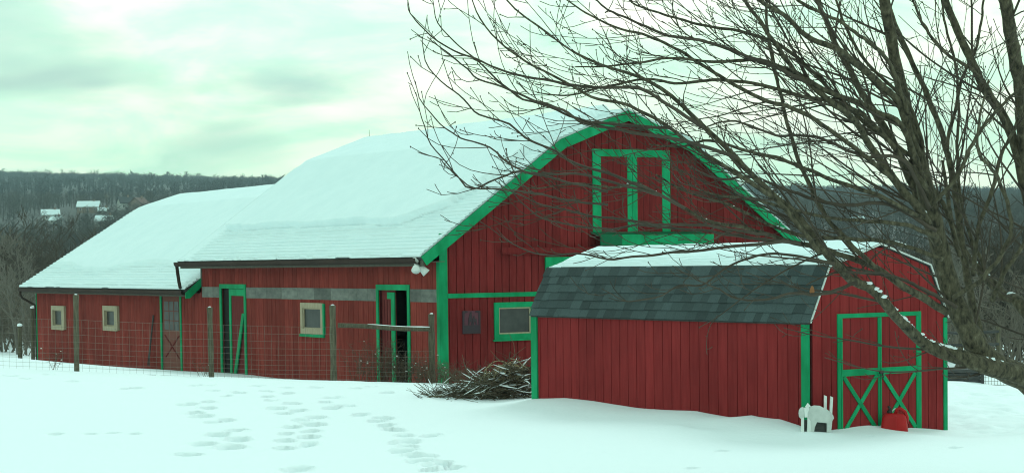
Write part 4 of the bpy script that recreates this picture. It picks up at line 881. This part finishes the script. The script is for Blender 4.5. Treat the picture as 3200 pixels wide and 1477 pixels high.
# ---------------------------------------------------------------- the big maple at the right
tx = at(3330, 1290, 22.4); tz = gh(tx[0], tx[1])
tree = thing('maple_tree', 'big bare maple with low spreading limbs and snow flecks, right foreground', 'tree', (0, 0, 0))
def spline(c, n):
    c = np.array(c, float); c = np.vstack([2*c[0]-c[1], c, 2*c[-1]-c[-2]]); seg = np.linalg.norm(np.diff(c[1:-1, :3], axis=0), axis=1); L = seg.sum(); res = []
    for i in range(1, len(c)-2):
        k = max(2, int(round(n*seg[i-1]/L))); t = np.linspace(0, 1, k, endpoint=False)[:, None]; p0, p1, p2, p3 = c[i-1:i+3]
        res.append(.5*(2*p1+(p2-p0)*t+(2*p0-5*p1+4*p2-p3)*t**2+(3*p1-p0-3*p2+p3)*t**3))
    return np.vstack(res+[c[-2:-1]])
LIMBS = [  # (photo path, start/end depth, radii in photo pixels)
 ([(3330, 1290), (3220, 1195), (3090, 1125), (3030, 1040), (2980, 930), (2945, 810), (2905, 645), (2870, 500), (2832, 348), (2795, 175), (2763, 0), (2735, -170), (2700, -330)], 22.3, 21.6, (50, 44, 40, 37, 34, 32, 29, 25, 22, 19, 17, 14, 9)),
 ([(3340, 1260), (3200, 1178), (3080, 1140), (2988, 1112), (2897, 1079), (2825, 1014), (2766, 948), (2714, 896), (2661, 876), (2609, 824), (2544, 739), (2483, 666), (2388, 585), (2301, 491), (2200, 400), (2100, 300), (2000, 240), (1880, 205), (1800, 165), (1715, 105), (1610, 30), (1560, -30)], 22.3, 19.3, (40, 34, 30, 26, 21, 17, 16, 15, 14, 12, 11, 10.5, 9.5, 8, 7, 6, 5, 4, 3.5, 3, 2.5, 1.5)),
 ([(2960, 975), (2884, 929), (2805, 883), (2740, 837), (2648, 805), (2563, 772), (2465, 752), (2400, 733), (2300, 705), (2215, 690), (2140, 650), (2060, 610), (1990, 570), (1930, 585), (1870, 580), (1790, 572), (1680, 590), (1600, 570)], 21.9, 19.6, (13, 12.5, 11, 10, 9, 8, 7, 6.5, 6, 5.5, 5, 4.5, 4.2, 3, 2.8, 2.4, 2, 1.5)),
 ([(2930, 760), (2873, 653), (2792, 558), (2725, 464), (2671, 377), (2604, 323), (2530, 262), (2483, 222), (2435, 155), (2388, 87), (2335, 13), (2280, -90)], 21.8, 20.2, (15, 14, 13, 11.5, 10, 9, 8, 7.5, 7, 6, 5.5, 4)),
 ([(2890, 580), (2820, 397), (2738, 350), (2671, 316), (2577, 283), (2510, 242), (2435, 209), (2368, 185), (2287, 192), (2200, 188), (2100, 180), (2000, 195), (1900, 205), (1800, 210)], 21.7, 19.8, (10, 10, 9, 8.5, 8, 7, 6.5, 6, 5, 4.5, 4, 3.4, 2.8, 2)),
 ([(2868, 480), (2812, 330), (2758, 269), (2671, 195), (2604, 148), (2523, 114), (2456, 54), (2382, 7), (2300, -50)], 21.7, 20.0, (13, 12, 11, 10, 9, 8, 7, 6, 4.5)),
 ([(2938, 800), (2880, 646), (2805, 471), (2738, 363), (2691, 283), (2637, 182), (2604, 121), (2577, 54), (2557, 0), (2530, -120)], 22.0, 23.0, (15, 14, 13, 12, 11, 10, 9, 8.5, 8, 6)),
 ([(3075, 1100), (3020, 850), (2985, 600), (2947, 431), (2913, 336), (2880, 256), (2826, 141), (2790, 60), (2760, -60)], 22.4, 23.4, (14, 13, 11, 10, 9.5, 9, 8.5, 8, 6)),
 ([(3330, 1200), (3240, 800), (3200, 565), (3155, 404), (3108, 323), (3068, 262), (3021, 161), (2974, 54), (2954, 0), (2920, -120)], 22.5, 22.0, (22, 19, 17, 16, 15, 14, 13, 12, 11, 9)),
 ([(3350, 1150), (3225, 600), (3203, 430), (3189, 269), (3162, 135), (3142, 0), (3125, -140)], 22.6, 21.6, (30, 25, 24, 23, 21, 20, 17)),
 ([(3340, 1180), (3200, 965), (3138, 922), (3054, 837), (3008, 778), (2975, 700), (2960, 600), (2945, 500)], 22.5, 23.5, (26, 22, 19, 14, 11, 9, 7, 5)),
 ([(3120, 920), (3060, 800), (3020, 700), (3000, 600), (2990, 480), (2995, 350), (2985, 200), (2950, 60), (2940, -60)], 23.0, 22.6, (8, 7, 6.5, 6, 5.5, 5, 4.5, 4, 3)),
 ([(2870, 500), (2700, 380), (2480, 170), (2350, 110), (2250, 90), (2170, 75), (2060, 40), (1990, 20), (1950, -20)], 21.7, 20.0, (8, 7, 6, 5.2, 4.6, 4, 3.4, 2.8, 2)),
 ([(2530, 262), (2400, 200), (2200, 130), (2080, 110), (1980, 65), (1900, 30), (1850, -10)], 20.6, 19.5, (6, 5.5, 5, 4.2, 3.6, 3, 2)),
 ([(2200, 400), (2010, 280), (1920, 275), (1800, 268), (1700, 250), (1610, 235), (1520, 200), (1440, 165), (1370, 130), (1330, 95), (1300, 65), (1278, 30), (1275, -10)], 19.9, 19.0, (6, 5, 4.6, 4.2, 3.8, 3.4, 3, 2.6, 2.2, 2, 1.8, 1.6, 1.2)),
 ([(2301, 491), (2130, 440), (1960, 410), (1830, 385), (1760, 345), (1660, 310), (1570, 270), (1500, 250), (1440, 200), (1380, 150), (1335, 115)], 20.1, 18.8, (6, 5.5, 5, 4.2, 3.8, 3.4, 3, 2.6, 2.2, 1.8, 1.3)),
 ([(2100, 400), (1900, 385), (1800, 370), (1700, 330), (1620, 300), (1540, 235), (1500, 200), (1420, 130), (1370, 70), (1350, -10)], 20.0, 19.2, (5, 4.6, 4, 3.6, 3.2, 2.8, 2.4, 2, 1.7, 1.2)),
 ([(2140, 650), (1950, 560), (1800, 510), (1720, 465), (1640, 430), (1590, 390), (1500, 360), (1450, 310), (1400, 270), (1340, 215), (1325, 170), (1318, 115)], 19.9, 18.6, (5, 4.6, 4, 3.6, 3.2, 3, 2.6, 2.4, 2, 1.8, 1.5, 1.1)),
 ([(2060, 610), (1900, 565), (1800, 545), (1690, 545), (1600, 520), (1530, 460), (1440, 430), (1390, 400), (1345, 350), (1310, 305), (1297, 255)], 19.8, 18.6, (4.6, 4, 3.6, 3.2, 3, 2.6, 2.2, 2, 1.8, 1.5, 1.1)),
 ([(1900, 600), (1700, 550), (1600, 540), (1480, 590), (1430, 550), (1390, 500), (1345, 450), (1325, 390), (1310, 335), (1300, 290)], 19.7, 18.9, (3.8, 3.4, 3, 2.6, 2.3, 2, 1.8, 1.6, 1.3, 1)),
 ([(1900, 640), (1750, 620), (1650, 600), (1540, 590), (1470, 585), (1400, 525), (1365, 490), (1305, 478)], 19.6, 18.8, (3.6, 3.2, 2.8, 2.4, 2.2, 1.8, 1.5, 1)),
 ([(2400, 733), (2200, 705), (2050, 700), (1900, 680), (1810, 665), (1700, 640), (1600, 600), (1545, 565)], 20.4, 19.3, (5, 4.5, 4, 3.4, 3, 2.6, 2, 1.3)),
 ([(2500, 760), (2300, 735), (2150, 715), (2000, 705), (1900, 715), (1800, 705), (1720, 690), (1650, 650), (1560, 560)], 20.6, 19.5, (5.5, 5, 4.3, 3.8, 3.2, 2.8, 2.4, 2, 1.2)),
 ([(2465, 752), (2300, 770), (2150, 785), (2000, 800), (1900, 810), (1800, 790), (1720, 800), (1640, 780), (1570, 740), (1500, 690)], 20.5, 19.6, (5.5, 5, 4.3, 3.8, 3.2, 2.8, 2.4, 2, 1.6, 1)),
 ([(2609, 824), (2500, 800), (2400, 795), (2310, 815), (2250, 850), (2190, 890), (2120, 895), (2060, 925), (1990, 940), (1940, 935), (1880, 900)], 20.8, 20.2, (5, 4.4, 4, 3.6, 3.2, 2.9, 2.6, 2.3, 2, 1.7, 1.1)),
 ([(2680, 880), (2560, 920), (2480, 915), (2400, 935), (2300, 930), (2240, 900), (2170, 870), (2100, 830)], 20.9, 20.3, (6, 5, 4.2, 3.6, 3, 2.5, 2, 1.2)),
 ([(2945, 810), (2800, 760), (2650, 745), (2500, 735), (2380, 690), (2280, 640), (2150, 600), (2050, 545)], 21.7, 20.2, (8, 7, 6.4, 6, 5, 4.2, 3.4, 2.2)),
 ([(2925, 720), (2780, 640), (2620, 640), (2480, 600), (2360, 555), (2250, 560), (2150, 520)], 21.6, 20.3, (7, 6.4, 6, 5, 4.2, 3.4, 2)),
 ([(2905, 650), (2820, 500), (2700, 490), (2560, 430), (2420, 420), (2300, 380), (2180, 400)], 21.6, 20.4, (7, 6, 5.4, 4.6, 4, 3.2, 2)),
 ([(2980, 930), (3080, 860), (3160, 720), (3120, 560), (3060, 480), (3060, 380), (3090, 250)], 21.9, 20.6, (9, 8, 7, 6, 5, 4, 3)),
 ([(2905, 645), (2985, 560), (3050, 430), (3130, 330), (3200, 270), (3280, 220)], 21.7, 20.6, (8, 7, 6, 5, 4, 3)),
 ([(2905, 600), (2760, 420), (2640, 330), (2500, 300), (2380, 265), (2250, 250), (2130, 262), (2020, 250), (1900, 270), (1780, 300), (1680, 290)], 21.6, 19.6, (9, 8, 7, 6.4, 5.6, 5, 4.4, 3.8, 3.2, 2.6, 1.6)),
 ([(2792, 558), (2640, 440), (2500, 350), (2360, 300), (2230, 225), (2110, 150), (2010, 110), (1920, 85), (1830, 40), (1760, -10)], 21.2, 19.7, (8, 7.2, 6.6, 6, 5.2, 4.6, 4, 3.4, 2.8, 2)),
 ([(2560, 790), (2440, 640), (2330, 560), (2200, 480), (2080, 390), (1960, 330), (1850, 300), (1740, 240), (1640, 190), (1560, 130), (1500, 60), (1470, -10)], 20.7, 19.0, (8, 7.4, 6.8, 6, 5.4, 4.8, 4.2, 3.6, 3, 2.6, 2.2, 1.5)),
 ([(2740, 840), (2600, 700), (2520, 560), (2470, 420), (2440, 300), (2410, 180), (2395, 60), (2390, -60)], 21.3, 21.6, (8, 7.5, 7, 6.4, 5.8, 5.2, 4.6, 3.8)),
 ([(2880, 680), (2740, 610), (2600, 560), (2450, 500), (2330, 470), (2220, 440), (2120, 460), (2030, 450)], 21.5, 20.1, (8, 7, 6.4, 5.6, 5, 4.2, 3.4, 2)),
 ([(2930, 740), (2820, 700), (2700, 690), (2580, 680), (2460, 650), (2350, 620), (2240, 610), (2140, 575)], 21.6, 20.2, (8, 7, 6.2, 5.6, 5, 4.4, 3.6, 2)),
 ([(3000, 800), (2960, 660), (2900, 560), (2870, 400), (2820, 300), (2730, 220), (2660, 120), (2620, 20), (2600, -60)], 22.2, 21.2, (9, 8, 7, 6.4, 6, 5.4, 4.8, 4.2, 3.4)),
 ([(2840, 360), (2780, 200), (2700, 120), (2610, 60), (2520, 20), (2450, -30)], 21.5, 20.6, (8, 7, 6, 5.2, 4.6, 3.6)),
 ([(3155, 420), (3090, 280), (3040, 220), (2960, 170), (2900, 100), (2860, 20), (2840, -50)], 22.1, 21.2, (8, 7, 6, 5.4, 4.8, 4, 3.2)),
 ([(3040, 860), (3060, 700), (3100, 600), (3130, 480), (3180, 380), (3200, 250), (3210, 120)], 22.4, 21.6, (9, 8, 7, 6, 5.4, 4.6, 3.4)),
 ([(3100, 940), (3140, 850), (3200, 760), (3240, 640), (3270, 500)], 22.3, 21.6, (10, 8.5, 7, 6, 4)),
 ([(2985, 600), (2960, 470), (2985, 340), (3010, 240), (3050, 150), (3070, 40), (3075, -40)], 22.8, 22.0, (8, 7, 6, 5.4, 4.6, 4, 3.2)),
 ([(2990, 960), (2880, 900), (2780, 860), (2690, 850), (2600, 855), (2520, 890)], 21.8, 20.9, (7, 6, 5, 4.2, 3.4, 2)),
]
trunk = MB().tube([(tx[0]+.15, tx[1], tz-.3), (tx[0]+.1, tx[1], tz+.25), (tx[0]+.05, tx[1], tz+.8), tuple(at(3335, 1230, 22.4)), tuple(at(3345, 1150, 22.5))], [.48, .38, .34, .36, .22], 14).build('trunk', M['bark'], tree, True)
twigs = MB(); buds = MB(); snowm = MB(); ntw = 0; RMIN = .0042
def fork(dd, s, a):                                    # a direction leaving dd by angle a, to side s, mostly across the crown's face
    ax_ = dd.cross(Vector((random.gauss(0, .5), -1, random.gauss(0, .5)))).normalized()*s
    return (dd*math.cos(a)+ax_*math.sin(a)).normalized()
def shoot(p, d, L, r, lvl, up):
    global ntw; ntw += 1
    n = max(4, int(L/.10)); pts_ = [Vector(p)]; rad = [r]; d = Vector(d).normalized()
    if d.z < -.25: d.z *= -.3; L *= .7
    h = Vector((random.gauss(0, 1), random.gauss(0, .8), random.gauss(0, .8)))*.75
    for i in range(n-1):
        t = i/(n-1); d = (d+h*(.9/n)*(1-t)+Vector((random.gauss(0, 1), random.gauss(0, 1), random.gauss(0, 1)))*.035+Vector((0, 0, up*(2.2*t-.3)/n))).normalized(); pts_.append(pts_[-1]+d*(L/(n-1))); rad.append(max(RMIN, r*(1-.72*(i+1)/(n-1))))
    while pts_ and (lambda q: q.x/q.y)(pts_[-1])*FPX+1600 < 1283: pts_.pop(); rad.pop()
    n = len(pts_)
    if n < 3: return
    twigs.tube(pts_, rad, 5 if r > .009 else 4 if r > .006 else 3, False)
    if random.random() < .35: buds.ball(pts_[-1], .0065, 4, 3, 0, (1, 1, 1.7))
    if lvl > 0:
        s = random.choice((-1, 1)); x = random.uniform(.12, .3)
        L = L*.999 if n < 2 else sum((b-a).length for a, b in zip(pts_, pts_[1:]))
        while x < L*.97:
            j = min(int(x/L*(n-1)), n-2); dd = (pts_[j+1]-pts_[j]).normalized(); s = -s
            if lvl == 2: shoot(pts_[j], fork(dd, s, random.uniform(.28, .62)), random.uniform(.25, .75)*(.7+.25*L), max(RMIN, rad[j]*.62), 1, random.uniform(.3, 1.0)); x += random.uniform(.22, .50)
            else: shoot(pts_[j], fork(dd, s, random.uniform(.4, .8)), random.uniform(.04, .17), RMIN, 0, .5); x += random.uniform(.16, .42)
for li, (path, z0, z1, rads) in enumerate(LIMBS):
    n = len(path); ctrl = [(*at(x, y, z0+(z1-z0)*i/(n-1)+.12*math.sin(i*1.7+li)*(0 < i)), rads[i]/FPX*22) for i, (x, y) in enumerate(path)]
    big = rads[0] >= 6; S_ = spline(ctrl, 60 if big else 44); pts_ = S_[:, :3]; rad = np.maximum(S_[:, 3]*.95, .0045)
    wig = np.array([[mnoise.noise(Vector((i*.35, li*7.1, k*3.3))) for k in range(3)] for i in range(len(pts_))])*.016; wig[:2] = 0; pts_ = pts_+wig
    lm = MB().tube(pts_, rad*(1+.05*np.sin(np.arange(len(rad))*1.9)), 12 if rads[0] > 12 else 7 if big else 5)
    lo = lm.build('limb' if big else 'branch', M['bark'] if rads[0] > 7 else M['twig'], tree, True)
    acc = np.r_[0, np.cumsum(np.linalg.norm(np.diff(pts_, axis=0), axis=1))]; T = acc[-1]; x = T*(.14 if big else .10); s = 1
    while x < T:
        j = min(np.searchsorted(acc, x), len(pts_)-2); dd = Vector(pts_[j+1]-pts_[j]).normalized(); r = rad[j]; s = -s
        steep = dd.z > .8
        if r > .011 and random.random() < .80:              # long side branches running with the limb
            nd = fork(dd, s, random.uniform(.25, .60 if not steep else .8))+Vector((-.30 if steep else -.10, random.gauss(0, .18), 0))
            shoot(pts_[j], nd, random.uniform(.9, 2.3)*min(1., .55+r*14), min(max(r*.45, .006), .016), 2, random.uniform(.0, .7)); x += random.uniform(.24, .58)
        else:
            shoot(pts_[j], fork(dd, s, random.uniform(.25, .60)), random.uniform(.25, .80), max(min(r*.7, .008), RMIN), 0 if random.random() < .35 else 1, random.uniform(.8, 2.0)); x += random.uniform(.17, .42)
    if li in (1, 2, 10, 3, 26):                            # snow lying in broken runs on the upper side of the flatter limbs
        for _ in range(int(T*(1.5 if li in (1, 10) else .8))):
            j0 = random.randrange(4, len(pts_)-6); run = random.choice((1, 1, 2, 3)) if li != 1 else random.choice((1, 2, 3, 5))
            for j in range(j0, min(j0+run, len(pts_)-3)):
                dq = pts_[j+1]-pts_[j]
                if abs(dq[2]) > 1.15*np.linalg.norm(dq[:2]): continue
                m_ = max(2, int(np.linalg.norm(dq)/.035))
                for u in range(m_):
                    if random.random() < .38: continue
                    e = pts_[j]+dq*((u+random.random())/m_); r = min(rad[j], .055); snowm.ball((e[0], e[1]-rad[j]*random.uniform(.1, .5), e[2]+rad[j]*.84), r*random.uniform(.22, .52)+.003, 7, 5, .6, (1.5, 1.1, .65))
tag(twigs.build('twigs', M['twig'], tree), kind='stuff'); tag(buds.build('buds', M['twig'], tree), kind='stuff'); tag(snowm.build('snow_clumps', M['snow'], tree, True), kind='stuff')
q = at(2538, 905, 20.9); lfm = MB().prism([(-.03, .0), (-.05, .05), (-.025, .13), (0, .16), (.03, .12), (.045, .05), (.02, .0)], lambda p, t: (q[0]+p[0]*.62, q[1]+t+.2*p[0], q[2]-.05+p[1]*.62), -.002, .002).build('dead_leaf', M['leaf'], tree)
print('twigs', ntw, len(twigs.f))

# ---------------------------------------------------------------- haze: one even body of air
hm = bpy.data.materials.new('haze_air'); hm.use_nodes = True; n = hm.node_tree.nodes
for k in list(n): n.remove(k)
o = n.new('ShaderNodeOutputMaterial'); v = n.new('ShaderNodeVolumePrincipled'); v.inputs['Density'].default_value = .00016; v.inputs['Color'].default_value = (.70, .92, 1., 1); v.inputs['Anisotropy'].default_value = .0
hm.node_tree.links.new(v.outputs[0], o.inputs['Volume'])
zmin = float(GZ.min())-1.
hz = MB().box(-2250, 2250, -70, 4050, zmin, float(GZ.max())+40).build('haze', hm); tag(hz, 'pale winter air over the valley', kind='stuff')
